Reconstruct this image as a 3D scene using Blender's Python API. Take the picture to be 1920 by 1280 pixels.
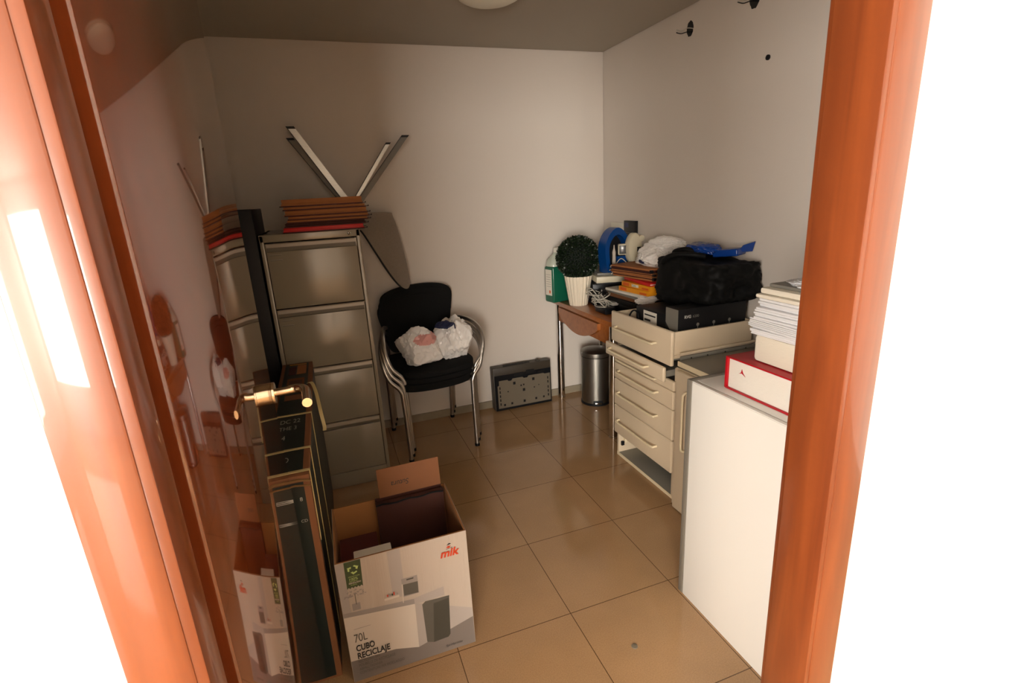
import bpy, bmesh, math, random
from mathutils import Vector, Matrix, Euler, noise
PI = math.pi
random.seed(7)
for o in list(bpy.data.objects): bpy.data.objects.remove(o)
scene = bpy.context.scene
COL = scene.collection
# ------------------------------------------------------------------ camera
F_PX = 968.58; PITCH, YAW, ROLL = [math.radians(a) for a in (15.985, 19.154, 3.1206)]; CAM_H = 1.478
def cam_matrix():
    cp, sp, cy, sy, cr, sr = math.cos(PITCH), math.sin(PITCH), math.cos(YAW), math.sin(YAW), math.cos(ROLL), math.sin(ROLL)
    fwd = Vector((sy*cp, cy*cp, -sp)); right = Vector((cy, -sy, 0)); down = fwd.cross(right)
    r2 = cr*right + sr*down; d2 = -sr*right + cr*down
    m = Matrix((r2, -d2, -fwd)).transposed().to_4x4(); m.translation = (0, 0, CAM_H)
    return m
cd = bpy.data.cameras.new('camera'); cam = bpy.data.objects.new('camera', cd); COL.objects.link(cam)
cam.matrix_world = cam_matrix()
cd.sensor_fit = 'HORIZONTAL'; cd.sensor_width = 36; cd.lens = 36*F_PX/1920; cd.clip_start = .02
scene.camera = cam
# ------------------------------------------------------------------ light and exposure
w = bpy.data.worlds.new('world'); scene.world = w; w.use_nodes = True
w.node_tree.nodes['Background'].inputs[0].default_value = (.75, .85, 1, 1)
w.node_tree.nodes['Background'].inputs[1].default_value = .3
vs = scene.view_settings
vs.view_transform = 'Standard'; vs.look = 'None'; vs.gamma = 1; vs.use_curve_mapping = False
vs.exposure = 0.0
def area(name, loc, target, sx, sy, power, color):
    l = bpy.data.lights.new(name, 'AREA'); l.shape = 'RECTANGLE'; l.size = sx; l.size_y = sy
    l.energy = power; l.color = color
    o = bpy.data.objects.new(name, l); COL.objects.link(o); o.location = loc
    o.rotation_euler = (Vector(target)-Vector(loc)).to_track_quat('-Z', 'Y').to_euler()
    return o
area('window_daylight', (-2.17, -4.57, 1.42), (-2.17, 0, 1.42), 1.95, 1.75, 440, (1, .95, .87))
area('side_fill_light', (-3.27, -1.92, 1.35), (0, -1.92, 1.35), 1.7, 1.8, 245, (1, .95, .88))  # added fill lamp, brightens the white cabinet and drawer fronts through the doorway
sl = bpy.data.lights.new('sun', 'SUN'); sl.energy = 20; sl.angle = math.radians(.6); sl.color = (1, .90, .76)
so = bpy.data.objects.new('sun', sl); COL.objects.link(so); so.rotation_euler = Vector((1.6, 1.2, -1)).to_track_quat('-Z', 'Y').to_euler()

# ------------------------------------------------------------------ materials
def lin(c):
    return tuple((v/12.92 if v <= .04045 else ((v+.055)/1.055)**2.4) for v in c)
def S(r, g, b): return lin((r/255, g/255, b/255))
def mat(name, col, rough=.5, metal=0, bump=0, bscale=40, var=0, vscale=8, trans=0, alpha=1, coat=0, spec=.5, emit=0, stretch=None, aniso=0, sheen=0):
    m = bpy.data.materials.new(name); m.use_nodes = True
    nt = m.node_tree; b = nt.nodes['Principled BSDF']
    b.inputs['Base Color'].default_value = (*col, 1); b.inputs['Roughness'].default_value = rough
    b.inputs['Metallic'].default_value = metal; b.inputs['Specular IOR Level'].default_value = spec
    b.inputs['Transmission Weight'].default_value = trans; b.inputs['Alpha'].default_value = alpha
    b.inputs['Coat Weight'].default_value = coat; b.inputs['Anisotropic'].default_value = aniso
    b.inputs['Sheen Weight'].default_value = sheen
    tc = nt.nodes.new('ShaderNodeTexCoord'); mp = nt.nodes.new('ShaderNodeMapping')
    nt.links.new(tc.outputs['Object'], mp.inputs[0])
    if stretch: mp.inputs['Scale'].default_value = stretch
    if var:
        n = nt.nodes.new('ShaderNodeTexNoise'); n.inputs['Scale'].default_value = vscale; n.inputs['Detail'].default_value = 5
        nt.links.new(mp.outputs[0], n.inputs['Vector'])
        mx = nt.nodes.new('ShaderNodeMix'); mx.data_type = 'RGBA'
        mx.inputs[6].default_value = (*[v*(1-var) for v in col], 1); mx.inputs[7].default_value = (*[min(1, v*(1+var)) for v in col], 1)
        nt.links.new(n.outputs['Fac'], mx.inputs[0]); nt.links.new(mx.outputs[2], b.inputs['Base Color'])
    if bump:
        n = nt.nodes.new('ShaderNodeTexNoise'); n.inputs['Scale'].default_value = bscale; n.inputs['Detail'].default_value = 4
        nt.links.new(mp.outputs[0], n.inputs['Vector'])
        bp = nt.nodes.new('ShaderNodeBump'); bp.inputs['Strength'].default_value = bump; bp.inputs['Distance'].default_value = .004
        nt.links.new(n.outputs['Fac'], bp.inputs['Height']); nt.links.new(bp.outputs[0], b.inputs['Normal'])
    return m
def wood(name, c1, c2, rough=.3, coat=.5, scale=(1, 12, 12), wscale=3):
    m = mat(name, c1, rough, coat=coat); nt = m.node_tree; b = nt.nodes['Principled BSDF']
    tc = nt.nodes.new('ShaderNodeTexCoord'); mp = nt.nodes.new('ShaderNodeMapping'); mp.inputs['Scale'].default_value = scale
    n = nt.nodes.new('ShaderNodeTexNoise'); n.inputs['Scale'].default_value = wscale; n.inputs['Detail'].default_value = 8; n.inputs['Distortion'].default_value = .6
    r = nt.nodes.new('ShaderNodeValToRGB'); r.color_ramp.elements[0].position = .3; r.color_ramp.elements[1].position = .7
    r.color_ramp.elements[0].color = (*c1, 1); r.color_ramp.elements[1].color = (*c2, 1)
    nt.links.new(tc.outputs['Object'], mp.inputs[0]); nt.links.new(mp.outputs[0], n.inputs['Vector'])
    nt.links.new(n.outputs['Fac'], r.inputs[0]); nt.links.new(r.outputs[0], b.inputs['Base Color'])
    return m
M = {}
M['wall'] = mat('wall_paint', (.70, .63, .56), .75, bump=.12, bscale=160)
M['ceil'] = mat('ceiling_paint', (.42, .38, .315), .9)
M['base'] = mat('baseboard_stone', S(150, 138, 118), .35, var=.15, vscale=12)
M['dark_gap'] = mat('shadow_gap', (.05, .045, .04), .9)  # dark colour stands in for shade in the ceiling gap and wall holes
M['cab'] = mat('filing_cabinet_paint', S(150, 140, 122), .2, spec=.8, bump=.02, bscale=300)
M['cab_lip'] = mat('lit_lip_paint', S(176, 164, 146), .28)  # cabinet paint made lighter, the lit look of the lips is in the colour
M['cab_rec'] = mat('recess_shade_paint', S(118, 108, 92), .5)  # cabinet paint darkened for recess shade; plain grey on the floor stop
M['black'] = mat('black_plastic', (.007, .007, .008), .5, spec=.3)
M['gloss_black'] = mat('gloss_black', (.007, .008, .010), .3, spec=.3)
M['steel'] = mat('tube_steel', (.50, .48, .45), .32, 1)
M['chrome'] = mat('chrome', (.72, .70, .68), .10, 1)
M['alu'] = mat('aluminium', (.50, .50, .48), .4, 1, var=.1, vscale=20, stretch=(1, 1, 10))
M['alu_dark'] = mat('aluminium_darker', (.16, .145, .125), .5, .6)  # darker tone of the leg metal, on two of the four legs
M['brushed'] = mat('brushed_steel', (.30, .285, .255), .38, 1, bump=.06, bscale=60, stretch=(1, 1, 40))
M['nickel'] = mat('satin_nickel', (.78, .66, .50), .18, 1)
M['kraft'] = mat('kraft_folder', S(164, 104, 58), .75, var=.12, vscale=30)
M['maroon'] = mat('maroon_edge', S(68, 14, 10), .6)
M['red'] = mat('red_card', S(200, 20, 18), .5)
M['cardboard'] = mat('cardboard', S(128, 82, 50), .8, var=.1, vscale=14, bump=.08, bscale=60)
M['cardboard_in'] = mat('cardboard_inside', S(150, 100, 56), .9, var=.1, vscale=10)
M['cardboard_dark'] = mat('brown_cardboard', S(62, 28, 18), .85, var=.12, vscale=12)
M['carton_green'] = mat('dark_printed_carton', (.008, .016, .014), .45)
M['strap'] = mat('plastic_strap', S(206, 186, 130), .45)
M['strap_old'] = mat('aged_strap', S(150, 112, 70), .6)
M['boxprint'] = mat('printed_white_carton', S(172, 158, 144), .4, bump=.3, bscale=30, stretch=(6, 1, .15))
M['linen'] = mat('grey_linen', S(142, 130, 118), .95, bump=.5, bscale=220, var=.12, vscale=90)
M['seat'] = mat('black_fabric', (.006, .006, .006), .8, spec=.2)
M['poly'] = mat('white_plastic_film', (.90, .86, .82), .28, bump=.35, bscale=22, var=.05)
M['poly_pink'] = mat('reddish_contents_showing', (.75, .36, .32), .35, bump=.3, bscale=26)
M['navy'] = mat('navy_cloth', (.01, .015, .06), .6)
M['chassis'] = mat('grey_chassis_plastic', S(62, 54, 44), .5)
M['plate'] = mat('metal_plate', S(118, 108, 92), .5, .2)
M['desk'] = wood('cherry_desk', S(146, 80, 32), S(168, 98, 42), .35)
M['door'] = wood('cherry_door', S(112, 52, 24), S(88, 38, 16), .06, 1.0, (12, 12, 1), 3)
M['frame'] = wood('cherry_frame', S(120, 60, 28), S(98, 46, 22), .3, .5, (12, 12, 1), 3)
M['jug'] = mat('green_liquid_jug', S(20, 96, 72), .22)
M['jug_top'] = mat('clear_jug_top', S(190, 196, 180), .25)
M['label'] = mat('paper_label', S(226, 220, 206), .6)
M['pot'] = mat('white_pot', S(236, 224, 202), .4)
M['leaf'] = mat('boxwood_leaf', S(20, 34, 14), .4, var=.7, vscale=90)
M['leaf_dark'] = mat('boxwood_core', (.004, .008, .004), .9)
M['blue'] = mat('blue_plastic', S(4, 62, 128), .35)
M['bluefilm'] = mat('blue_film', S(16, 60, 140), .22, bump=.5, bscale=40)
M['beige'] = mat('beige_plastic', S(214, 204, 178), .4)
M['lens'] = mat('grey_lens', (.10, .10, .10), .2)
M['cream_unit'] = mat('cream_lacquer', S(224, 206, 178), .35)
M['cream_edge'] = mat('cream_edge', S(234, 218, 184), .35)
M['grey_in'] = mat('grey_inner_panel', S(138, 134, 124), .4)
M['white_app'] = mat('white_enamel', (.86, .84, .79), .35)
M['grey_app'] = mat('grey_edge_panel', S(118, 112, 102), .4)
M['redbook'] = mat('red_book_cloth', S(176, 8, 26), .35)
M['pages'] = mat('page_block', (.86, .82, .74), .8, bump=.5, bscale=60, stretch=(1, 1, 22))
M['paper'] = mat('white_paper', (.84, .84, .86), .8, bump=.6, bscale=50, stretch=(1, 1, 25))
M['cream'] = mat('cream_paper', (.80, .74, .62), .8, bump=.4, bscale=40, stretch=(1, 1, 20))
M['yellow'] = mat('orange_yellow_card', S(232, 150, 20), .45)
M['orange'] = mat('orange_print', S(214, 90, 14), .45)
M['cable'] = mat('grey_cable', S(196, 190, 178), .45)
M['bagblack'] = mat('black_leather', (.005, .005, .005), .6, spec=.15, bump=.6, bscale=25)
M['grey_card'] = mat('grey_card', S(122, 118, 110), .45)
M['ink'] = mat('black_ink', (.012, .012, .012), .6)
M['silver'] = mat('silver_print', S(190, 188, 180), .4)
M['lampglass'] = mat('opal_glass', (.82, .78, .62), .3)
M['picgrey'] = mat('print_grey', S(138, 130, 124), .4)
M['picbright'] = mat('bright_card', S(236, 230, 214), .5)
M['picshade'] = mat('print_pale_grey', S(158, 148, 140), .4)
M['picwhite'] = mat('print_white', S(190, 178, 164), .4)
M['picdark'] = mat('print_bin_dark', S(62, 60, 52), .4)
M['picdark2'] = mat('print_bin_side', S(84, 80, 72), .4)
M['picgreen'] = mat('print_green', S(52, 66, 38), .4)
M['piclime'] = mat('print_lime', S(176, 196, 120), .4)
M['picfloor'] = mat('print_floor', S(112, 103, 96), .4)
M['piclogo'] = mat('print_orange_red', S(186, 58, 26), .4)
M['screen_blue'] = mat('dark_blue_print', S(14, 30, 74), .3)
M['outer'] = mat('outer_wall_paint', (.80, .77, .72), .8)

def tile_floor():
    m = mat('floor_tiles', S(178, 150, 118), .1); nt = m.node_tree; b = nt.nodes['Principled BSDF']; L = nt.links
    tc = nt.nodes.new('ShaderNodeTexCoord'); mp = nt.nodes.new('ShaderNodeMapping')
    mp.inputs['Location'].default_value = (-.2331, -1.3951, 0)
    br = nt.nodes.new('ShaderNodeTexBrick'); br.offset = 0; br.squash = 1
    br.inputs['Scale'].default_value = 1; br.inputs['Brick Width'].default_value = .42; br.inputs['Row Height'].default_value = .42
    br.inputs['Mortar Size'].default_value = .0016; br.inputs['Mortar Smooth'].default_value = .3; br.inputs['Bias'].default_value = 0
    br.inputs['Color1'].default_value = (*S(178, 142, 104), 1); br.inputs['Color2'].default_value = (*S(172, 136, 98), 1); br.inputs['Mortar'].default_value = (*S(92, 66, 42), 1)
    L.new(tc.outputs['Object'], mp.inputs[0]); L.new(mp.outputs[0], br.inputs['Vector'])
    n = nt.nodes.new('ShaderNodeTexNoise'); n.inputs['Scale'].default_value = 260; n.inputs['Detail'].default_value = 3
    n2 = nt.nodes.new('ShaderNodeTexNoise'); n2.inputs['Scale'].default_value = 5; n2.inputs['Detail'].default_value = 4
    L.new(tc.outputs['Object'], n.inputs['Vector']); L.new(tc.outputs['Object'], n2.inputs['Vector'])
    r = nt.nodes.new('ShaderNodeMapRange'); r.inputs[1].default_value = .3; r.inputs[2].default_value = .7; r.inputs[3].default_value = .86; r.inputs[4].default_value = 1.08
    r2 = nt.nodes.new('ShaderNodeMapRange'); r2.inputs[1].default_value = .3; r2.inputs[2].default_value = .7; r2.inputs[3].default_value = .93; r2.inputs[4].default_value = 1.05
    L.new(n.outputs['Fac'], r.inputs[0]); L.new(n2.outputs['Fac'], r2.inputs[0])
    mu = nt.nodes.new('ShaderNodeMath'); mu.operation = 'MULTIPLY'; L.new(r.outputs[0], mu.inputs[0]); L.new(r2.outputs[0], mu.inputs[1])
    vm = nt.nodes.new('ShaderNodeVectorMath'); vm.operation = 'SCALE'; L.new(br.outputs['Color'], vm.inputs[0]); L.new(mu.outputs[0], vm.inputs['Scale'])
    L.new(vm.outputs[0], b.inputs['Base Color'])
    bp = nt.nodes.new('ShaderNodeBump'); bp.invert = True; bp.inputs['Strength'].default_value = .4; bp.inputs['Distance'].default_value = .001
    L.new(br.outputs['Fac'], bp.inputs['Height']); L.new(bp.outputs[0], b.inputs['Normal'])
    return m
M['floor'] = tile_floor()

# ------------------------------------------------------------------ mesh builder
WM = {}     # object name -> world matrix (things)
class MB:
    def __init__(s): s.v = []; s.f = []; s.fm = []; s.mats = []; s.X = Matrix()
    def mi(s, m):
        if m not in s.mats: s.mats.append(m)
        return s.mats.index(m)
    def raw(s, vs, fs, m, X=None):
        k = len(s.v); T = s.X @ X if X is not None else s.X
        s.v += [T @ Vector(v) for v in vs]; s.f += [[i+k for i in f] for f in fs]; s.fm += [s.mi(m)]*len(fs); return s
    def frombm(s, bm, m, X=None):
        bm.verts.index_update()
        s.raw([v.co.copy() for v in bm.verts], [[v.index for v in f.verts] for f in bm.faces], m, X); bm.free(); return s
    def box(s, x0, x1, y0, y1, z0, z1, m, bev=0, X=None, seg=2):
        bm = bmesh.new(); bmesh.ops.create_cube(bm, size=1)
        for v in bm.verts: v.co = Vector(((x0+x1)/2+v.co.x*(x1-x0), (y0+y1)/2+v.co.y*(y1-y0), (z0+z1)/2+v.co.z*(z1-z0)))
        if bev: bmesh.ops.bevel(bm, geom=list(bm.edges), offset=bev, segments=seg, affect='EDGES', profile=.5)
        return s.frombm(bm, m, X)
    def prism(s, pts, m, axis='z', a=0, b=.01, X=None):
        def P(p, h): return {'z': (p[0], p[1], h), 'y': (p[0], h, p[1]), 'x': (h, p[0], p[1])}[axis]
        n = len(pts); vs = [P(p, a) for p in pts]+[P(p, b) for p in pts]
        fs = [list(range(n))[::-1], list(range(n, 2*n))]+[[i, (i+1) % n, (i+1) % n+n, i+n] for i in range(n)]
        ar = sum(pts[i][0]*pts[(i+1) % n][1]-pts[(i+1) % n][0]*pts[i][1] for i in range(n))
        flip = (ar < 0) ^ (axis == 'y') ^ (b < a)
        if flip: fs = [f[::-1] for f in fs]
        return s.raw(vs, fs, m, X)
    def tube(s, pts, r, m, seg=10, closed=False, X=None, flat=None):
        pts = [Vector(p) for p in pts]; n = len(pts); rs = r if isinstance(r, (list, tuple)) else [r]*n
        vs = []; fs = []; up = None
        for i, p in enumerate(pts):
            if closed: t = pts[(i+1) % n]-pts[i-1]
            else: t = pts[min(i+1, n-1)]-pts[max(i-1, 0)]
            t.normalize()
            if up is None:
                up = Vector((0, 0, 1)) if abs(t.z) < .9 else Vector((0, 1, 0))
            a = up - t*up.dot(t); a.normalize(); up = a; b = t.cross(a)
            for k in range(seg):
                th = 2*PI*k/seg; ca, sb = math.cos(th), math.sin(th)
                vs.append(p + (a*ca*(flat or 1) + b*sb)*rs[i])
        for i in range(n if closed else n-1):
            for k in range(seg):
                j = (i+1) % n; fs.append([i*seg+k, i*seg+(k+1) % seg, j*seg+(k+1) % seg, j*seg+k])
        if not closed: fs += [list(range(seg))[::-1], [(n-1)*seg+k for k in range(seg)]]
        return s.raw(vs, fs, m, X)
    def lathe(s, prof, c, m, seg=40, X=None, cap=True):
        vs = []; fs = []; n = len(prof)
        for i, (r, z) in enumerate(prof):
            for k in range(seg):
                th = 2*PI*k/seg; vs.append((c[0]+r*math.cos(th), c[1]+r*math.sin(th), c[2]+z))
        for i in range(n-1):
            for k in range(seg): fs.append([i*seg+k, i*seg+(k+1) % seg, (i+1)*seg+(k+1) % seg, (i+1)*seg+k])
        if cap: fs += [list(range(seg))[::-1], [(n-1)*seg+k for k in range(seg)]]
        return s.raw(vs, fs, m, X)
    def build(s, name, parent=None, base=None, sharp=35):
        if parent is None:
            if base is None:
                xs = [v.x for v in s.v]; ys = [v.y for v in s.v]; zs = [v.z for v in s.v]
                base = Vector(((min(xs)+max(xs))/2, (min(ys)+max(ys))/2, min(zs)))
            W = Matrix.Translation(base)
        else: W = WM[parent.name]
        me = bpy.data.meshes.new(name); inv = W.inverted()
        me.from_pydata([tuple(inv @ v) for v in s.v], [], s.f)
        for m in s.mats: me.materials.append(M[m])
        me.polygons.foreach_set('material_index', s.fm)
        me.polygons.foreach_set('use_smooth', [True]*len(me.polygons)); me.update()
        me.set_sharp_from_angle(angle=math.radians(sharp))
        o = bpy.data.objects.new(name, me); COL.objects.link(o)
        WM[o.name] = W
        if parent is None: o.location = base
        else: o.parent = parent
        return o
def tag(o, label=None, cat=None, group=None, kind=None):
    if label: o['label'] = label
    if cat: o['category'] = cat
    if group: o['group'] = group
    if kind: o['kind'] = kind
    return o
def thing(name, loc, label, cat, group=None):
    o = bpy.data.objects.new(name, None); COL.objects.link(o); o.empty_display_size = .05; o.location = loc
    WM[o.name] = Matrix.Translation(Vector(loc)); return tag(o, label, cat, group)
def struct(o): o['kind'] = 'structure'; return o
def spline(pts, n=8, closed=False):
    P = [Vector(p) for p in pts]; out = []; k = len(P)
    for i in range(k if closed else k-1):
        g = (lambda j: P[j % k]) if closed else (lambda j: P[min(max(j, 0), k-1)])
        a, b, c, d = g(i-1), g(i), g(i+1), g(i+2)
        for q in range(n):
            t = q/n; out.append(.5*((2*b)+(c-a)*t+(2*a-5*b+4*c-d)*t*t+(3*b-a-3*c+d)*t**3))
    if not closed: out.append(P[-1])
    return out
def text(body, size, loc, right, up, m, parent, name='lettering', xs=1, align='LEFT', shear=0, thick=.0):
    c = bpy.data.curves.new('txt', 'FONT'); c.body = body; c.size = size; c.align_x = align; c.shear = shear; c.offset = thick
    t = bpy.data.objects.new('txt', c); COL.objects.link(t)
    bpy.context.view_layer.update()
    me = bpy.data.meshes.new_from_object(t.evaluated_get(bpy.context.evaluated_depsgraph_get()))
    bpy.data.objects.remove(t); bpy.data.curves.remove(c)
    r = Vector(right).normalized(); u = Vector(up).normalized(); n = r.cross(u)
    X = Matrix((r, u, n)).transposed().to_4x4(); X.translation = Vector(loc)
    mb = MB(); mb.raw([(v.co.x*xs, v.co.y, 0) for v in me.vertices], [list(p.vertices) for p in me.polygons], m, X)
    bpy.data.meshes.remove(me)
    return mb.build(name, parent)

# ------------------------------------------------------------------ the setting
XW, YW, ZC = 1.898, 3.331, 2.333
XL, YD = -1.25, .58          # left wall, inner face of the door wall
def slab(name, x0, x1, y0, y1, z0, z1, m): return struct(MB().box(x0, x1, y0, y1, z0, z1, m).build(name))
b = MB().box(-3.3, 2.7, -4.7, 3.6, -.1, 0, 'floor'); struct(b.build('floor', base=Vector((0, 0, 0))))
slab('wall_back', XL-.1, XW+.1, YW, YW+.1, 0, 2.5, 'wall')
slab('wall_left', XL-.1, XL, YD, YW, 0, 2.5, 'wall')
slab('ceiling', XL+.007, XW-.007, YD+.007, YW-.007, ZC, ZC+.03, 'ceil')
slab('gap_shade_slab', XL, XW, YD, YW, 2.47, 2.5, 'dark_gap')  # slab above the ceiling, coloured dark for the shade in the edge gap
# wall with two drilled cable holes
def wall_with_holes():
    holes = [(2.453, 2.231, .026, .036), (2.026, 2.236, .03, .045)]
    bm = bmesh.new()
    y0, y1, z0, z1 = YD, YW, 0, 2.5
    ys = sorted([y0, y1]+[h[0]+s*.07 for h in holes for s in (-1, 1)]); zs = [z0, 2.15, 2.31, z1]
    mb = MB(); m = 'wall'
    for i in range(len(ys)-1):
        for j in range(3):
            a, c, e, g = ys[i], ys[i+1], zs[j], zs[j+1]
            h = [q for q in holes if a < q[0] < c]
            if j == 1 and h:
                h = h[0]; n = 24
                ring = [(h[0]+h[2]*math.cos(2*PI*k/n)*(1+.06*math.sin(k*2.3)), h[1]+h[3]*math.sin(2*PI*k/n)*(1+.05*math.cos(k*1.9))) for k in range(n)]
                sq = []
                for k in range(n):
                    th = 2*PI*k/n; cx, cz = math.cos(th), math.sin(th)
                    s = min(((c-a)/2)/abs(cx) if abs(cx) > 1e-6 else 9, ((g-h[1]) if cz > 0 else (h[1]-e))/abs(cz) if abs(cz) > 1e-6 else 9)
                    sq.append((h[0]+cx*s, h[1]+cz*s))
                vs = [(XW, p[0], p[1]) for p in ring]+[(XW, p[0], p[1]) for p in sq]+[(XW+.05, p[0], p[1]) for p in ring]
                mb.raw(vs, [[k, (k+1) % n, n+(k+1) % n, n+k] for k in range(n)], m)
                mb.raw(vs, [[k, 2*n+k, 2*n+(k+1) % n, (k+1) % n] for k in range(n)], 'dark_gap')
                mb.raw(vs, [[2*n+k for k in range(n)][::-1]], 'dark_gap')
                # corner fill
                for (cy, cz) in ((a, e), (c, e), (c, g), (a, g)):
                    q = sorted(range(n), key=lambda k: (sq[k][0]-cy)**2+(sq[k][1]-cz)**2)[:2]
                    mb.raw([(XW, *sq[q[0]]), (XW, *sq[q[1]]), (XW, cy, cz)], [[0, 1, 2]], m)
            else:
                mb.raw([(XW, a, e), (XW, c, e), (XW, c, g), (XW, a, g)], [[0, 1, 2, 3]], m)
    mb.box(XW+.055, XW+.1, y0, y1, z0, z1, m)
    mb.box(XW+.0, XW+.1, y1-.002, y1, z0, z1, m)
    o = mb.build('wall_right'); return struct(o)
wall_with_holes()
def loose_wires(y, z, label):
    t = thing('cable_outlet', (XW-.001, y, z-.02), label, 'wall outlet')
    MB().tube(spline([(XW+.04, y, z), (XW-.01, y+.004, z+.004), (XW-.03, y+.03, z-.002), (XW-.045, y+.05, z+.006)]), .0022, 'cable', 6).build('wire', t)
    MB().tube(spline([(XW+.04, y+.01, z-.01), (XW-.008, y+.008, z-.012), (XW-.026, y+.036, z-.014), (XW-.04, y+.058, z-.004)]), .0022, 'black', 6).build('wire', t)
loose_wires(2.453, 2.231, 'wires poking from the hole in the right wall farther from the camera')
loose_wires(2.026, 2.236, 'wires in the wall hole at the top right edge, nearer the camera')
tag(MB().lathe([(.0, 0), (.011, 0), (.011, .006), (.004, .010), (0, .010)], (0, 0, 0), 'black', 16, X=Matrix.Translation((XW, 1.925, 1.978)) @ Matrix.Rotation(-PI/2, 4, 'Y')).build('wall_plug'),
    'small dark plug in the right wall below the two cable holes', 'wall plug')
# baseboards
slab('baseboard_back', XL, XW, YW-.012, YW, 0, .052, 'base')
slab('baseboard_right', XW-.012, XW, YD, YW-.012, 0, .052, 'base')
slab('baseboard_left', XL, XL+.012, YD, YW-.012, 0, .052, 'base')
# door wall
YO = .51; JL, JR = -.169, .675
slab('wall_front_left', -3.3, JL-.03, YO, YD, 0, 2.6, 'outer')
slab('wall_front_right', JR+.02, 2.7, YO, YD, 0, 2.6, 'outer')
slab('wall_front_top', JL-.03, JR+.02, YO, YD, 2.07, 2.6, 'outer')
b = MB()
b.box(JR, JR+.02, YO-.012, YD, 0, 2.07, 'frame', .002); b.box(JL-.03, JL-.002, YO-.012, YD-.035, 0, 2.07, 'frame', .002)
b.box(JL-.03, JR+.02, YO-.012, YD, 2.05, 2.07, 'frame', .002)
for y0, y1 in ((YO-.014, YO), (YD, YD+.014)):
    b.box(JR+.008, JR+.065, y0, y1, 0, 2.12, 'frame', .003)
    if y0 < YO: b.box(JL-.068, JL-.012, y0, y1, 0, 2.12, 'frame', .003)
    b.box(JL-.068, JR+.065, y0-.0004, y1, 2.062, 2.12, 'frame', .003)
struct(b.build('trim_2'))
# outer room behind the camera (only seen in reflections)
slab('wall_outer_left', -3.4, -3.3, -4.7, YO, 0, 2.6, 'outer')
slab('wall_outer_right', 2.7, 2.8, -4.7, YO, 0, 2.6, 'outer')
slab('ceiling_outer', -3.4, 2.8, -4.8, YD, 2.6, 2.65, 'outer')
WA, WB, WZ0, WZ1 = -3.15, -1.19, .54, 2.30
b = MB(); b.box(-3.3, WA, -4.7, -4.6, 0, 2.6, 'outer'); b.box(WB, 2.7, -4.7, -4.6, 0, 2.6, 'outer')
b.box(WA, WB, -4.7, -4.6, 0, WZ0, 'outer'); b.box(WA, WB, -4.7, -4.6, WZ1, 2.6, 'outer')
struct(b.build('wall_outer_front'))
b = MB()
for x0, x1, z0, z1 in ((WA-.02, WA+.02, WZ0, WZ1), (WB-.02, WB+.02, WZ0, WZ1), (WA, WB, WZ0-.02, WZ0+.02), (WA, WB, WZ1-.02, WZ1+.02)): b.box(x0, x1, -4.61, -4.585, z0, z1, 'outer')
struct(b.build('window_1'))
b = MB()
for y0, y1, z0, z1 in ((-2.80, -2.76, .42, 2.28), (-1.08, -1.04, .42, 2.28), (-2.80, -1.04, .42, .46), (-2.80, -1.04, 2.24, 2.28)): b.box(-3.298, -3.275, y0, y1, z0, z1, 'outer')
struct(b.build('fill_light_frame'))  # added frame around the side fill lamp, no opening in the wall behind
# open door leaf with lever handle
d = struct(thing('door_1', (JL-.02, YD, 0), None, None))
for k in ('label', 'category'):
    if k in d: del d[k]
MB().box(JL-.04, JL, YD+.005, 1.32, .008, 2.04, 'door', .0015).build('door_leaf', d)
MB().box(JL-.0395, JL-.0006, 1.3185, 1.322, .008, 2.04, 'door').build('edge_strip', d)
h = MB(); R = Matrix.Rotation(PI/2, 4, 'Y'); X = Matrix.Translation((JL, 1.27, 1.055)) @ R
h.lathe([(0, 0), (.026, 0), (.026, .0055), (.0245, .006), (.026, .0065), (.026, .011), (.025, .0125), (0, .0125)], (0, 0, 0), 'nickel', 32, X)
hd = h.build('rosette', d)
pts = [(JL+.005, 1.27, 1.055), (JL+.048, 1.27, 1.057)]
MB().tube(pts, .0095, 'nickel', 24).build('handle_neck', d)
pts = spline([(JL+.042, 1.272, 1.057), (JL+.062, 1.270, 1.058), (JL+.079, 1.248, 1.059), (JL+.083, 1.20, 1.060), (JL+.086, 1.15, 1.061)], 6)
MB().tube(pts, .0105, 'nickel', 24).build('handle_lever', d)
# ceiling lamp
t = thing('ceiling_lamp', (.835, 2.44, ZC), 'round opal glass ceiling light, switched off, at the top edge', 'ceiling light')
MB().lathe([(0, 0), (.15, 0), (.15, -.012), (0, -.012)][::-1], (.825, 2.43, ZC), 'beige', 48).build('lamp_base', t)
MB().lathe([(.142, -.012), (.145, -.02), (.135, -.034), (.11, -.046), (.07, -.055), (.02, -.059), (0, -.059)][::-1], (.825, 2.43, ZC), 'lampglass', 48).build('lamp_glass', t)
tag(MB().lathe([(0, 0), (.011, 0), (.010, .0012), (.004, .0018), (0, .0018)], (.787, 1.185, 0), 'cab_rec', 20).build('floor_stop'), 'small round grey spot stuck on the floor tile at the lower right', 'floor stop')

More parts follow.
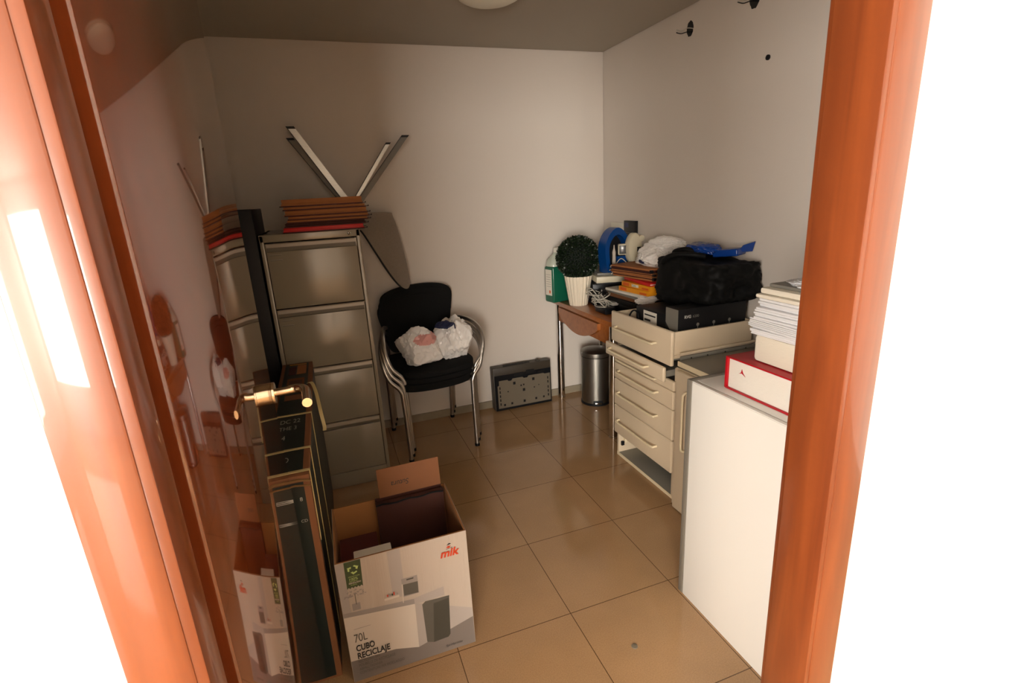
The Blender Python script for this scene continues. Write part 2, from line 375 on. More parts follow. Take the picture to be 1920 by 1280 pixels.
# ------------------------------------------------------------------ filing cabinet
CX0, CX1, CY, CZ = -.275, .172, 2.65, 1.352
t = thing('filing_cabinet', ((CX0+CX1)/2, CY+.25, 0), 'grey metal four-drawer filing cabinet with folders on top', 'filing cabinet')
b = MB(); e = .018
b.box(CX0, CX0+e, CY, CY+.5, 0, CZ, 'cab', .002); b.box(CX1-e, CX1, CY, CY+.5, 0, CZ, 'cab', .002)
b.box(CX0, CX1, CY, CY+.5, CZ-.034, CZ, 'cab', .003); b.box(CX0, CX1, CY+.48, CY+.5, 0, CZ, 'cab')
b.box(CX0+e, CX1-e, CY+.004, CY+.03, 0, .085, 'cab', .001); b.box(CX0+e, CX1-e, CY+.03, CY+.4, .06, .08, 'cab_rec')
b.build('body', t)
MB().lathe([(0, 0), (.009, 0), (.009, .005), (.006, .007), (.002, .006), (0, .004)], (0, 0, 0), 'chrome', 24, Matrix.Translation((.122, CY, CZ-.017)) @ Matrix.Rotation(PI/2, 4, 'X')).build('lock', t)
zt = [1.316, 1.003, .692, .384, .088]
for i in range(4):
    z1, z0 = zt[i]-.004, zt[i+1]+.003
    x0, x1 = CX0+e+.003, CX1-e-.003
    dr = MB(); dr.box(x0, x1, CY-.002, CY+.018, z0, z1-.038, 'cab', .002); dr.box(x0, x1, CY+.02, CY+.42, z0+.02, z1-.06, 'cab_rec')
    dr.box(x0, x0+.004, CY, CY+.02, z1-.04, z1, 'cab'); dr.box(x1-.004, x1, CY, CY+.02, z1-.04, z1, 'cab')
    dro = dr.build('drawer', t)
    b = MB(); b.prism([(CY-.006, z1-.018), (CY-.004, z1-.004), (CY, z1), (CY+.02, z1), (CY+.02, z1-.018)], 'cab_lip', 'x', x0+.004, x1-.004); b.build('drawer_grip', dro)
    b = MB(); b.box(x0+.004, x1-.004, CY+.014, CY+.019, z1-.04, z1-.016, 'cab_rec'); b.build('grip_recess', dro)
    b = MB()
    for zz in (z1-.055, z1-.079):
        b.box(x0+.012, x0+.062, CY-.0026, CY-.0018, zz, zz+.0035, 'cab_rec')
        b.box(x0+.012, x0+.064, CY-.0040, CY-.0018, zz+.0035, zz+.0050, 'cab_lip')
    b.build('label_holder', dro)
# dark board left of the cabinet
tag(MB().box(-.46, -.285, 2.66, 3.1, 0, 1.47, 'black', .004).build('tall_case'), 'tall plain black case standing in the gap left of the filing cabinet', 'case')

# folders on the cabinet
def folder(x0, x1, z0, th, m, label, dy=0, rot=0, rail=True, left_hook=False):
    cx, cy = (x0+x1)/2, CY+.16
    t = thing('suspension_folder', (cx, cy, z0), label, 'folder', 'folders stacked on the filing cabinet')
    X = Matrix.Translation((cx, cy, 0)) @ Matrix.Rotation(rot, 4, 'Z') @ Matrix.Translation((-cx, -cy, 0))
    b = MB(); b.X = X
    y0 = CY+.012+dy; y1 = y0+.235; c = th*.42
    b.box(x0, x1, y0, y1, z0+.0003, z0+c, m, min(.0015, c*.3)); b.box(x0+.003, x1-.003, y0, y1, z0+th-c, z0+th, m, min(.0015, c*.3))
    b.box(x0+.004, x1-.004, y0+.003, y1, z0+c*.9, z0+th-c*.9, m)
    b.build('cover', t)
    if rail:
        b = MB(); b.X = X
        b.box(x0-.001, x1+.002, y0-.004, y0+.006, z0+th*.02, z0+th*.02+.005, 'maroon', .001); b.build('rail', t)
        b = MB(); b.X = X
        b.prism([(x1, z0+.002), (x1+.016, z0+.002), (x1+.016, z0+.009), (x1+.012, z0+.009), (x1+.012, z0+.005), (x1, z0+.005)], 'black', 'y', y0+.012, y0+.022); b.build('hook', t)
        b = MB(); b.X = X; b.box(x1-.001, x1+.022, y0+.20, y0+.21, z0+.001, z0+.004, 'black'); b.build('hook', t)
        if left_hook:
            b = MB(); b.X = X; b.box(x0-.008, x0+.001, y0-.002, y0+.008, z0+.001, z0+.005, 'black'); b.build('hook', t)
    return t
z = CZ
fl = [(-.166, .200, .024, 'red', 'bright red folder lying on the cabinet, bottom of the stack'),
      (-.160, .206, .018, 'cardboard_dark', 'dark maroon folder directly above the red one on the cabinet'),
      (-.146, .221, .014, 'kraft', 'thin brown folder, third from the bottom of the cabinet stack'),
      (-.142, .224, .016, 'kraft', 'brown folder in the middle of the cabinet stack'),
      (-.150, .222, .026, 'kraft', 'thick brown folder third from the top of the cabinet stack'),
      (-.156, .214, .016, 'kraft', 'thin brown folder second from the top of the cabinet stack'),
      (-.158, .205, .034, 'kraft', 'thick brown folder on top of the cabinet stack')]
for i, (x0, x1, th, m, lb) in enumerate(fl):
    folder(x0, x1, z, th, m, lb, .004*math.sin(i*2.1), math.radians([-1.2, .4, -.6, .8, -.5, .6, -.3][i]), True, i == 6)
    z += th+.0006

# ------------------------------------------------------------------ ironing board behind the cabinet
t = thing('ironing_board', (.2, 3.24, .94), 'grey padded ironing board upside down behind the cabinet, its metal legs spread up', 'ironing board')
ol = [(.443, .943), (.462, .955), (.470, .994), (.462, 1.10), (.448, 1.20), (.432, 1.30), (.410, 1.385), (.396, 1.405), (.30, 1.412), (.10, 1.412), (.04, 1.38), (.10, 1.33), (.20, 1.315), (.226, 1.306), (.29, 1.18), (.355, 1.05), (.41, .965)]
ols = [(p.x, p.z) for p in spline([(a, 0, c) for a, c in ol], 4, True)]
MB().prism(ols, 'linen', 'y', 3.215, 3.25).build('padded_cover', t)
cx = sum(p[0] for p in ols)/len(ols); cz = sum(p[1] for p in ols)/len(ols)
olb = [(cx+(x-cx)*.97-.010, cz+(z-cz)*.985-.004) for x, z in ols]
MB().prism(olb, 'black', 'y', 3.2525, 3.262).build('board_underside', t)
MB().tube([(a-.001, 3.232, c-.0005) for a, c in ols[44:66]], .0025, 'black', 6).build('dark_piping', t)
def leg(a, b_, wd, yv, m='alu', thick=.010, tip='black'):
    P = lambda f, o=0: (a[0]+(b_[0]-a[0])*f+o, a[1]+(b_[1]-a[1])*f)
    y1 = yv-thick
    lo = MB().prism([P(0), P(0, wd), P(1, wd), P(1)], m, 'y', y1, yv).build('leg', t)
    MB().prism([P(.985, -.001), P(.985, wd+.001), P(1.012, wd+.001), P(1.012, -.001)], tip, 'y', y1-.0015, yv+.001).build('leg_tip', lo)
    sd = 0 if b_[0] > a[0] else 0
    MB().prism([P(0, -.001), P(0, .003), P(1, .003), P(1, -.001)], tip, 'y', y1-.0012, yv+.001).build('leg_edge', lo)
leg((.190, 1.40), (-.098, 1.874), .040, 3.17); leg((.176, 1.40), (-.106, 1.820), .036, 3.20, 'alu_dark')
leg((.130, 1.40), (.412, 1.788), .026, 3.20); leg((.142, 1.40), (.500, 1.822), .040, 3.17, 'alu_dark')

# ------------------------------------------------------------------ chairs
def make_chair(label):
    t = thing('armchair', (0, 0, 0), label, 'chair', 'armchairs stacked by the filing cabinet')
    w, dp = .205, .49                                     # half foot width, depth; front is -y
    zs = .455
    for s in (-1, 1):
        p = spline([(s*w, -dp/2, .012), (s*(w+.002), -dp/2+.01, .25), (s*(w+.006), -dp/2+.016, zs-.03)], 6)
        lo = MB().tube(p, .0125, 'steel', 14).build('leg', t)
        MB().lathe([(0, 0), (.0145, 0), (.0145, .016), (.0135, .018), (0, .018)], (s*w, -dp/2, 0), 'black', 16).build('foot_cap', lo)
        p = spline([(s*w, dp/2, .012), (s*(w+.004), dp/2-.02, .25), (s*(w+.008), dp/2-.05, zs-.03)], 6)
        lo = MB().tube(p, .0125, 'steel', 14).build('leg', t)
        MB().lathe([(0, 0), (.0145, 0), (.0145, .016), (.0135, .018), (0, .018)], (s*w, dp/2, 0), 'black', 16).build('foot_cap', lo)
        p = spline([(s*(w+.006), -dp/2+.016, zs-.035), (s*(w+.022), -dp/2+.02, zs), (s*(w+.064), -dp/2+.03, zs+.05), (s*(w+.085), -dp/2+.05, zs+.12), (s*(w+.085), -dp/2+.095, zs+.185),
                    (s*(w+.068), -dp/2+.17, zs+.222), (s*(w+.045), -dp/2+.27, zs+.228), (s*(w+.02), -dp/2+.36, zs+.215), (s*(w-.002), -dp/2+.41, zs+.19)], 6)
        MB().tube(p, .0125, 'steel', 14).build('armrest', t)
        MB().tube(spline([(s*(w+.008), dp/2-.05, zs-.035), (s*(w+.006), dp/2-.065, zs+.05), (s*(w-.004), dp/2-.055, zs+.19), (s*(w-.012), dp/2-.02, zs+.36)], 5), .0115, 'steel', 12).build('back_upright', t)
    MB().tube([(-w-.006, -dp/2+.035, zs-.03), (w+.006, -dp/2+.035, zs-.03)], .009, 'steel', 10).build('crossbar', t)
    MB().tube([(-w-.006, dp/2-.07, zs-.03), (w+.006, dp/2-.07, zs-.03)], .009, 'steel', 10).build('crossbar', t)
    # seat: rounded slab with a curved front
    def surf(nx, ny, fn, th, m, nrm):
        vs = []; fs = []
        for k in (0, 1):
            for j in range(ny+1):
                for i in range(nx+1):
                    p = Vector(fn(i/nx*2-1, j/ny*2-1)); vs.append(p - Vector(nrm)*th*k)
        N = (nx+1)*(ny+1)
        for j in range(ny):
            for i in range(nx):
                q = [j*(nx+1)+i, j*(nx+1)+i+1, (j+1)*(nx+1)+i+1, (j+1)*(nx+1)+i]
                fs.append(q); fs.append([a+N for a in q][::-1])
        rim = [i for i in range(nx+1)]+[j*(nx+1)+nx for j in range(1, ny+1)]+[ny*(nx+1)+i for i in range(nx-1, -1, -1)]+[j*(nx+1) for j in range(ny-1, 0, -1)]
        for a, c in zip(rim, rim[1:]+rim[:1]): fs.append([a, a+N, c+N, c])
        return MB().raw(vs, fs, m)
    def sq(u, v, p=5):
        r = (abs(u)**p+abs(v)**p)**(1/p); mx = max(abs(u), abs(v)); k = mx/r if r > 1e-6 else 1
        return u*k, v*k
    def seat(u, v):
        x, y = sq(u, v); edge = max(abs(u), abs(v))
        zz = zs+.024-.014*edge**8 + .010*x*x - .018*max(0, -y-.55)**1.5
        return (x*(.232+.006*-y), y*.225-.012-.02*(1-x*x)*(1 if y < 0 else 0)*(-y), zz)
    surf(20, 20, seat, .040, 'seat', (0, 0, 1)).build('seat', t)
    def back(u, v):
        x, y = sq(u, v, 6)
        hw = .208+.030*y+.010*y*y
        return (x*hw, dp/2-.06+.035*(y+1)/2+.0-.045*x*x+.012, zs+.272+y*.170-(.030*x*x-.012*x)*(1 if y > 0 else .2))
    surf(20, 16, back, .028, 'seat', (0, 1, 0)).build('backrest', t)
    return t
def copy_tree(o, parent=None):
    c = o.copy(); COL.objects.link(c); c.parent = parent
    for ch in list(o.children): copy_tree(ch, c)
    return c
ch = make_chair('black armchair with steel tube arms, top of the stack of three, carrying the bags')
ch2 = copy_tree(ch); ch2['label'] = 'middle black armchair in the stack of three'
ch3 = copy_tree(ch); ch3['label'] = 'bottom black armchair of the stack, its feet on the floor tiles'
base = Vector((.490, 3.035, 0)); rz = math.radians(4.5)
for o, kk in ((ch3, 0), (ch2, 1), (ch, 2)):
    o.location = base + Vector((.011*kk, .010*kk, .030*kk)); o.rotation_euler = (0, 0, rz)

# ------------------------------------------------------------------ crumpled plastic bags
def crumple(name, c, r, label, cat, seed, m='poly', pinch=.0, amp=.22, group=None, sub=4, patch=None, skew=(0, 0), boxy=.0, rz=0, K=30):
    rq = random.Random(int(seed*100)); bm = bmesh.new(); bmesh.ops.create_icosphere(bm, subdivisions=sub+1, radius=1)
    dirs = []
    for i in range(K):                                   # film pulled tight over what is inside: flat facets with creased edges
        z = 1-2*(i+.5)/K; th = i*2.399963+rq.uniform(-.5, .5); q = math.sqrt(1-z*z)
        d_ = Vector((q*math.cos(th), q*math.sin(th), z))+Vector([rq.uniform(-.25, .25) for _ in range(3)]); dirs.append((d_.normalized(), rq.uniform(.80, 1.0)))
    for v in bm.verts:
        p = v.co.normalized()
        k = min(dd/max(1e-3, p.dot(n)) for n, dd in dirs if p.dot(n) > .2)
        k = min(k, 1.25)
        w1 = (1-abs(noise.noise(p*4.1+Vector((0, seed, 0))))*2.2); w2 = (1-abs(noise.noise(p*9+Vector((0, 0, seed))))*2.2); n1 = noise.noise(p*1.9+Vector((seed, 0, 0)))
        k *= 1+amp*(.35*n1+.22*(w1-.5)+.12*(w2-.5))
        if pinch: k *= 1-pinch*max(0, p.z)**2*.5
        q = p*k
        x, y, z = q.x*r[0], q.y*r[1], q.z*r[2]
        x += skew[0]*max(0, q.z); y += skew[1]*max(0, q.z)
        z = max(z, -r[2]*.80)
        ca, sa = math.cos(rz), math.sin(rz)
        v.co = Vector((c[0]+x*ca-y*sa, c[1]+x*sa+y*ca, c[2]+z+r[2]*.80))
    mb = MB().frombm(bm, m)
    if patch:
        i2 = mb.mi(patch[0])
        for k, f in enumerate(mb.f):
            cen = sum((mb.v[i] for i in f), Vector())/len(f)
            if patch[1](cen): mb.fm[k] = i2
    o = mb.build(name, sharp=24); tag(o, label, cat, group)
    return o
SZ = .563   # seat top of the uppermost chair is about here at its middle
bag1 = thing('carrier_bag', (.44, 2.94, .535), 'white plastic bag with a reddish content, left one on the chair seat', 'plastic bag', 'white bags on the stacked chairs')
o = crumple('bag_body', (.450, 2.95, .540), (.122, .11, .118), None, None, 3.3, patch=('poly_pink', lambda p: .36*((p.x-.485)/.05)**2+((p.z-.70)/.032)**2 < 1 and p.y < 2.96), amp=.30, K=16)
def reparent(o, t):
    o.parent = t; o.location = Vector(o.location)-Vector(t.location); return o
reparent(o, bag1)
bag2 = thing('carrier_bag', (.665, 2.98, .535), 'white plastic bag with navy drawstring, right one on the chair seat', 'plastic bag', 'white bags on the stacked chairs')
reparent(crumple('bag_body', (.668, 2.975, .540), (.112, .10, .145), None, None, 8.1, pinch=.35, amp=.34, skew=(.02, .02), rz=.5, K=18), bag2)
MB().tube(spline([(.575, 2.90, .755), (.60, 2.875, .79), (.625, 2.88, .765), (.60, 2.865, .745), (.64, 2.86, .775), (.65, 2.865, .74)], 6), .004, 'navy', 8).build('drawstring', bag2)
reparent(crumple('navy_lining', (.60, 2.93, .735), (.055, .04, .022), None, None, 5.0, m='navy', amp=.4), bag2)

# ------------------------------------------------------------------ grey chassis against the wall
t = thing('device_chassis', (1.19, 3.28, 0), 'grey plastic device chassis with a bare metal plate, leaning on the back wall', 'device')
tilt = Matrix.Translation((0, 3.235, 0)) @ Matrix.Rotation(math.radians(-1.5), 4, 'X') @ Matrix.Translation((0, -3.235, 0))
b = MB(); b.X = tilt
b.box(.975, 1.412, 3.240, 3.31, .004, .315, 'chassis', .004); b.box(.985, 1.405, 3.239, 3.241, .245, .31, 'chassis', .001)
b.lathe([(0, 0), (.018, 0), (.018, .008), (.008, .012), (0, .012)], (1.325, 3.27, .315), 'chassis', 20)
b.box(1.06, 1.26, 3.262, 3.278, .313, .319, 'black'); b.box(1.07, 1.25, 3.285, 3.292, .313, .320, 'chassis')
b.build('housing', t)
b = MB(); b.X = tilt
b.box(.982, 1.408, 3.2375, 3.2405, .0, .26, 'gloss_black'); b.box(1.13, 1.20, 3.234, 3.24, .235, .262, 'black'); b.box(1.22, 1.28, 3.234, 3.24, .24, .27, 'black'); b.box(1.31, 1.36, 3.234, 3.24, .235, .25, 'black')
b.build('rear_frame', t)
b = MB(); b.X = tilt
pl = [(1.0, .018), (1.40, .018), (1.40, .222), (1.36, .222), (1.35, .228), (1.235, .228), (1.225, .215), (1.20, .215), (1.19, .226), (1.115, .226), (1.105, .212), (1.085, .212), (1.075, .222), (1.012, .222), (1.012, .19), (1.0, .185)]
b.prism(pl, 'plate', 'y', 3.233, 3.2372); b.build('metal_plate', t)
b = MB(); b.X = tilt
for x, z, s in ((1.125, .19, .009), (1.27, .198, .009), (1.195, .13, .009), (1.175, .165, .005), (1.195, .168, .005), (1.275, .135, .004), (1.31, .147, .003), (1.075, .135, .004), (1.045, .04, .007), (1.10, .043, .007), (1.195, .045, .008), (1.285, .048, .007), (1.345, .05, .006)):
    b.box(x-s, x+s, 3.2318, 3.2332, z-s*1.1, z+s*1.1, 'black')
for z in (.04, .07, .10, .13, .16): b.box(1.012, 1.02, 3.2318, 3.2332, z, z+.018, 'black')
for z in (.05, .08, .11, .15, .18): b.box(1.378, 1.386, 3.2318, 3.2332, z, z+.018, 'black')
b.build('slots', t)

# ------------------------------------------------------------------ desk
DX, DY0, DY1, DZ = 1.462, 2.50, 3.312, .745
t = thing('desk', (1.68, 2.9, 0), 'small cherry wood desk with chrome legs in the far right corner', 'desk')
o = MB(); o.box(DX, 1.884, DY0, DY1, DZ-.028, DZ, 'desk', .003); o.build('desktop', t)
o = MB(); o.box(DX+.03, DX+.048, DY0+.06, DY1-.05, DZ-.155, DZ-.028, 'desk', .001); o.box(DX+.03, 1.86, DY1-.05, DY1-.032, DZ-.15, DZ-.028, 'desk'); o.box(DX+.03, 1.86, DY0+.04, DY0+.058, DZ-.15, DZ-.028, 'desk'); o.build('apron', t)
pts = []
for i in range(21):
    u = i/20; y = DY0+.16+u*(DY1-DY0-.26); pts.append((y, DZ-.085-.088*math.sin(PI*u)**.8))
pts = [(DY0+.16, DZ-.045)]+pts+[(DY1-.10, DZ-.045)]
o = MB(); o.prism(pts, 'desk', 'x', DX+.008, DX+.0295); o.build('drawer', t)
for x in (DX+.045, 1.845):
    for y in (DY0+.035, DY1-.035):
        o = MB(); o.lathe([(0, .0), (.027, .0), (.027, .012), (.0255, .014), (.0255, DZ-.028), (0, DZ-.028)], (x, y, 0), 'chrome', 32); o.build('leg', t)

# ------------------------------------------------------------------ pedal bin
t = thing('pedal_bin', (1.695, 3.095, 0), 'round brushed steel pedal bin under the desk', 'bin')
c = (1.695, 3.095, 0); r = .103
MB().lathe([(0, .012), (r-.001, .012), (r-.001, .35), (0, .35)], c, 'brushed', 56).build('body', t)
MB().lathe([(0, 0), (r+.003, 0), (r+.003, .014), (r, .016), (0, .016)], c, 'black', 56).build('base_ring', t)
MB().lathe([(0, .355), (r+.003, .355), (r+.004, .362), (r+.004, .384), (r-.006, .392), (r*.55, .402), (0, .405)], c, 'brushed', 56).build('lid', t)
MB().lathe([(r-.002, .350), (r+.001, .350), (r+.001, .3555), (r-.002, .3555)], c, 'black', 56, cap=False).build('seal', t)
dirv = Vector((-.35, -.94, 0)).normalized(); sv = Vector((dirv.y, -dirv.x, 0))
X = Matrix((-sv, dirv, Vector((0, 0, 1)))).transposed().to_4x4(); X.translation = Vector((c[0], c[1], 0))
MB().box(-.032, .032, r-.004, r+.004, .016, .040, 'black', .002, X).build('pedal_slot', t)
MB().box(-.024, .024, r, r+.018, .022, .030, 'chrome', .002, X).build('pedal', t)

# ------------------------------------------------------------------ things on the desk
# green jug
t = thing('liquid_jug', (1.475, 3.20, DZ), 'plastic jug of green liquid with a white label on the desk corner', 'jug')
X = Matrix.Translation((1.472, 3.215, DZ)) @ Matrix.Rotation(math.radians(12), 4, 'Z')
b = MB(); b.box(-.075, .075, -.05, .05, 0, .245, 'jug', .012, X, 3); b.build('body', t)
b = MB()
prof = [(.075, .05, .246), (.074, .049, .262), (.062, .042, .29), (.04, .03, .315), (.028, .026, .325), (.026, .026, .335)]
vs = []; n = 28
for (a, c2, z) in prof:
    for k in range(n):
        th = 2*PI*k/n; cc, ss = math.cos(th), math.sin(th); p = 4 if z < .3 else 2.2
        q = (abs(cc)**p+abs(ss)**p)**(-1/p); vs.append((a*cc*q, c2*ss*q, z))
fs = [[i*n+k, i*n+(k+1) % n, (i+1)*n+(k+1) % n, (i+1)*n+k] for i in range(len(prof)-1) for k in range(n)]+[[(len(prof)-1)*n+k for k in range(n)]]
b.raw(vs, fs, 'jug_top', X); b.build('clear_shoulder', t)
b = MB(); b.lathe([(0, .335), (.023, .335), (.023, .362), (.02, .366), (0, .366)], (0, 0, 0), 'label', 24, X); b.build('cap', t)
b = MB(); b.box(-.0762, -.0752, -.035, .035, .05, .225, 'label', 0, X); b.build('label_sticker', t)
b = MB(); b.box(-.0770, -.0763, -.02, -.005, .065, .085, 'orange', 0, X)
for q in range(6): b.box(-.0770, -.0763, -.025, .025, .11+.016*q, .1122+.016*q, 'picgrey', 0, X)
b.build('label_print', t)
# topiary ball
PX, PY = 1.535, 3.03
t = thing('topiary_ball', (PX, PY, DZ), 'round dark green boxwood ball in a ribbed white pot on the desk', 'potted plant')
b = MB(); n = 96; vs = []; hh = .195
for (rr, z, rib) in ((.056, 0, 1), (.058, .003, 1), (.0875, hh-.004, 1), (.0885, hh, 1), (.082, hh, 0), (.078, hh-.02, 0)):
    for k in range(n):
        th = 2*PI*k/n; q = 1+(.085*(abs(math.sin(th*10))**.7-.5) if rib else 0); vs.append((PX+rr*q*math.cos(th), PY+rr*q*math.sin(th), DZ+z))
fs = [[i*n+k, i*n+(k+1) % n, (i+1)*n+(k+1) % n, (i+1)*n+k] for i in range(5) for k in range(n)]+[list(range(n))[::-1], [5*n+k for k in range(n)]]
b.raw(vs, fs, 'pot'); b.build('pot', t)
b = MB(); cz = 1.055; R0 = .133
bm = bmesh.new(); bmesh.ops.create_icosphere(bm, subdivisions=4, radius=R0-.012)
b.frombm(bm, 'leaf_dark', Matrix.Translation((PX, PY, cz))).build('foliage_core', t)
b = MB(); rnd = random.Random(3); vs = []; fs = []
for i in range(4200):
    z = 1-2*(i+.5)/4200; th = i*2.399963; rr = math.sqrt(1-z*z); p = Vector((rr*math.cos(th), rr*math.sin(th), z))
    c = p*(R0-.010+rnd.random()*.012)+Vector((PX, PY, cz))
    d = (p+Vector([rnd.uniform(-1, 1) for _ in range(3)])*.75).normalized(); s = d.cross(Vector([rnd.uniform(-1, 1) for _ in range(3)])).normalized()
    L = rnd.uniform(.010, .017); W = L*.38; k = len(vs)
    up = d.cross(s)*.0015
    vs += [c, c+d*L*.5+s*W+up, c+d*L, c+d*L*.5-s*W+up]; fs.append([k, k+1, k+2, k+3])
b.raw(vs, fs, 'leaf').build('foliage', t)
# tangled cable and power brick
t = thing('cable_tangle', (1.56, 2.80, DZ), 'tangle of grey cables around a black power brick on the desk edge', 'cables')
b = MB(); b.box(1.525, 1.60, 2.66, 2.79, DZ+.001, DZ+.04, 'gloss_black', .008); b.build('power_brick', t)
b = MB(); b.box(1.60, 1.66, 2.70, 2.78, DZ+.04, DZ+.062, 'silver', .005); b.box(1.605, 1.65, 2.73, 2.86, DZ+.001, DZ+.04, 'black', .006); b.build('plug', t)
for q in range(6):
    rq = random.Random(20+q); pts = []; cxx, cyy = 1.555+.012*q % .03, 2.80+.014*(q-2)
    for k in range(9):
        th = k*2*PI/4.2+q; rr = rq.uniform(.03, .062); pts.append((min(max(cxx+rr*math.cos(th)*.8, 1.475), 1.64), cyy+rr*1.7*math.sin(th), DZ+.008+rq.random()*.085+.009*q))
    MB().tube(spline(pts, 8), .0034, 'cable' if q != 4 else 'black', 8).build('cable', t)
# black box under the white base
tag(MB().box(1.635, 1.88, 2.90, 3.24, DZ, .888, 'gloss_black', .008, Matrix.Translation((1.782, 3.07, 0)) @ Matrix.Rotation(math.radians(-14), 4, 'Z') @ Matrix.Translation((-1.757, -3.07, 0)) @ Matrix.Translation((-.03, 0, 0))).build('black_box'),
    'flat black box on the desk under the white base of the blue arch', 'box')
t = thing('arch_scanner', (1.74, 3.03, .89), 'white device with a blue padded arch and square lens standing in the corner', 'device')
X = Matrix.Translation((1.735, 3.02, .889)) @ Matrix.Rotation(math.radians(-16), 4, 'Z')
b = MB(); b.box(-.10, .10, -.165, .16, 0, .010, 'black', .002, X); b.box(-.10, .10, -.165, .16, .010, .050, 'beige', .004, X); b.box(-.085, .085, -.12, .14, .050, .068, 'grey_card', .006, X); b.build('base', t)
AC = Vector((1.728, 2.90, 0)); AR = Matrix.Rotation(math.radians(8), 4, 'Z')
def arch(r0, r1, h0, y0, y1, m, name, a0, hs=1.25, foot=.965, taper=.02, par=t):
    n = 40; vs = []; path = []
    for i in range(n+1):
        th = math.radians(a0+(180-a0)*i/n); path.append((math.copysign(abs(math.cos(th))**1.2, math.cos(th)), math.sin(th), 0))
    for k in range(1, 9): path.append((-1, 0, k/8))
    for c, s_, dn in path:
        for rr in (r0, r1):
            for y in (y0, y1):
                vs.append(AR @ Vector((rr*c+taper*dn*dn, y, 0))+AC+Vector((0, 0, h0+rr*hs*s_-(h0-foot)*dn)))
    n = len(path)-1; fs = []
    for i in range(n):
        k = i*4
        for a, c in ((0, 1), (1, 3), (3, 2), (2, 0)): fs.append([k+a, k+c, k+4+c, k+4+a])
    fs += [[0, 1, 3, 2][::-1], [4*n, 4*n+1, 4*n+3, 4*n+2]]
    return MB().raw(vs, fs, m).build(name, par)
arch(.066, .097, 1.105, -.035, .04, 'blue', 'blue_arch', 12, 1.38)
MB().prism([(-.070+1.728, .965), (1.728+.07, .965), (1.728+.070, 1.12), (1.728+.050, 1.18), (1.728, 1.205), (1.728-.045, 1.18), (1.728-.07, 1.12)], 'black', 'y', 2.92, 2.95).build('inner_panel', t)
MB().box(1.655, 1.685, 2.895, 2.965, .957, 1.0, 'blue', .006).build('arch_foot', t)
b = MB(); X2 = Matrix.Translation((1.826, 2.835, 1.105)) @ Matrix.Rotation(math.radians(4), 4, 'Z')
b.lathe([(0, -.025), (.066, -.025), (.072, -.015), (.072, .015), (.066, .025), (0, .025)], (0, 0, 0), 'beige', 40, X2 @ Matrix.Diagonal((.75, 1, 1.35, 1)) @ Matrix.Rotation(PI/2, 4, 'X')); b.box(-.03, .035, -.02, .02, -.145, -.05, 'beige', .006, X2); b.build('housing', t)
b = MB(); b.lathe([(0, 0), (.02, 0), (.02, .05), (0, .05)], (0, 0, 0), 'beige', 24, Matrix.Translation((1.872, 2.86, 1.165)) @ Matrix.Rotation(PI/2, 4, 'X')); b.build('side_knob', t)
b = MB(); b.box(1.838, 1.862, 2.8075, 2.8095, 1.085, 1.115, 'ink'); b.build('dark_emblem', t)
X3 = Matrix.Translation((1.770, 2.865, 1.102)) @ Matrix.Rotation(math.radians(-28), 4, 'Z') @ Matrix.Scale(1.25, 4)
b = MB(); b.box(-.026, .026, -.018, .016, -.028, .028, 'beige', .007, X3); b.lathe([(0, 0), (.022, 0), (.022, .05), (0, .05)], (0, 0, 0), 'beige', 24, X3 @ Matrix.Rotation(-PI/2, 4, 'X')); b.build('lens_head', t)
b = MB(); b.box(-.019, .019, -.020, -.0175, -.021, .021, 'lens', .002, X3); b.build('lens_glass', t)
b = MB(); b.prism([(-.03, -.07), (.035, -.04), (.04, .03), (-.03, .03)], 'blue', 'y', -.015, .015, Matrix.Translation((1.76, 2.88, 1.03))); b.build('blue_base_wedge', t)
b = MB(); b.lathe([(0, 0), (.011, 0), (.013, .03), (.011, .10), (.012, .12), (.006, .14), (.003, .165), (0, .165)], (1.705, 2.865, .969), 'picwhite', 16); b.build('white_probe', t)
MB().tube(spline([(1.71, 2.86, .97), (1.715, 2.85, 1.02), (1.74, 2.84, 1.048), (1.765, 2.83, 1.03), (1.79, 2.82, .99)], 6), .0028, 'cable', 8).build('white_cord', t)
t = thing('dark_booklet_box', (1.87, 2.95, .96), 'slim black box with blue print standing against the right wall', 'box')
b = MB(); b.box(1.868, 1.890, 2.885, 3.015, .96, 1.268, 'gloss_black', .001); b.build('carton', t)
b = MB(); b.box(1.8672, 1.868, 2.96, 3.005, 1.225, 1.255, 'screen_blue')
for q in range(4): b.box(1.8672, 1.868, 2.91, 2.99, 1.155+.012*q, 1.157+.012*q, 'grey_card')
b.build('printed_text', t)
tag(MB().box(1.878, 1.892, 3.035, 3.195, .96, 1.250, 'picbright', .001).build('white_card'), 'plain white card standing against the right wall behind the blue arch', 'card')
# magazines / paper, yellow boxes, folders
def rbox(cx, cy, w, l, z0, z1, m, ang, bev=.001, b=None):
    b = b or MB(); b.box(-w/2, w/2, -l/2, l/2, z0, z1, m, bev, Matrix.Translation((cx, cy, 0)) @ Matrix.Rotation(math.radians(ang), 4, 'Z')); return b
t = thing('device_tray', (1.745, 2.66, DZ), 'flat black tray unit at the bottom of the desk pile', 'device')
rbox(1.755, 2.665, .235, .32, DZ, .795, 'gloss_black', 2, .006).build('body', t); rbox(1.755, 2.665, .225, .31, .795, .80, 'grey_card', 2, .001).build('top_panel', t)
tag(rbox(1.75, 2.67, .25, .34, .80, .835, 'black', -3, .006).build('laptop'), 'closed black laptop lying on the black tray in the desk pile', 'laptop')
tag(rbox(1.745, 2.65, .24, .33, .835, .862, 'cardboard', 3, .004).build('brown_pack'), 'flat brown cardboard pack under the grey magazines', 'package')
tag(rbox(1.735, 2.63, .25, .34, .862, .874, 'grey_card', 0, .003).build('magazine'), 'grey magazine under the white one in the desk pile', 'magazine', 'magazines in the desk pile')
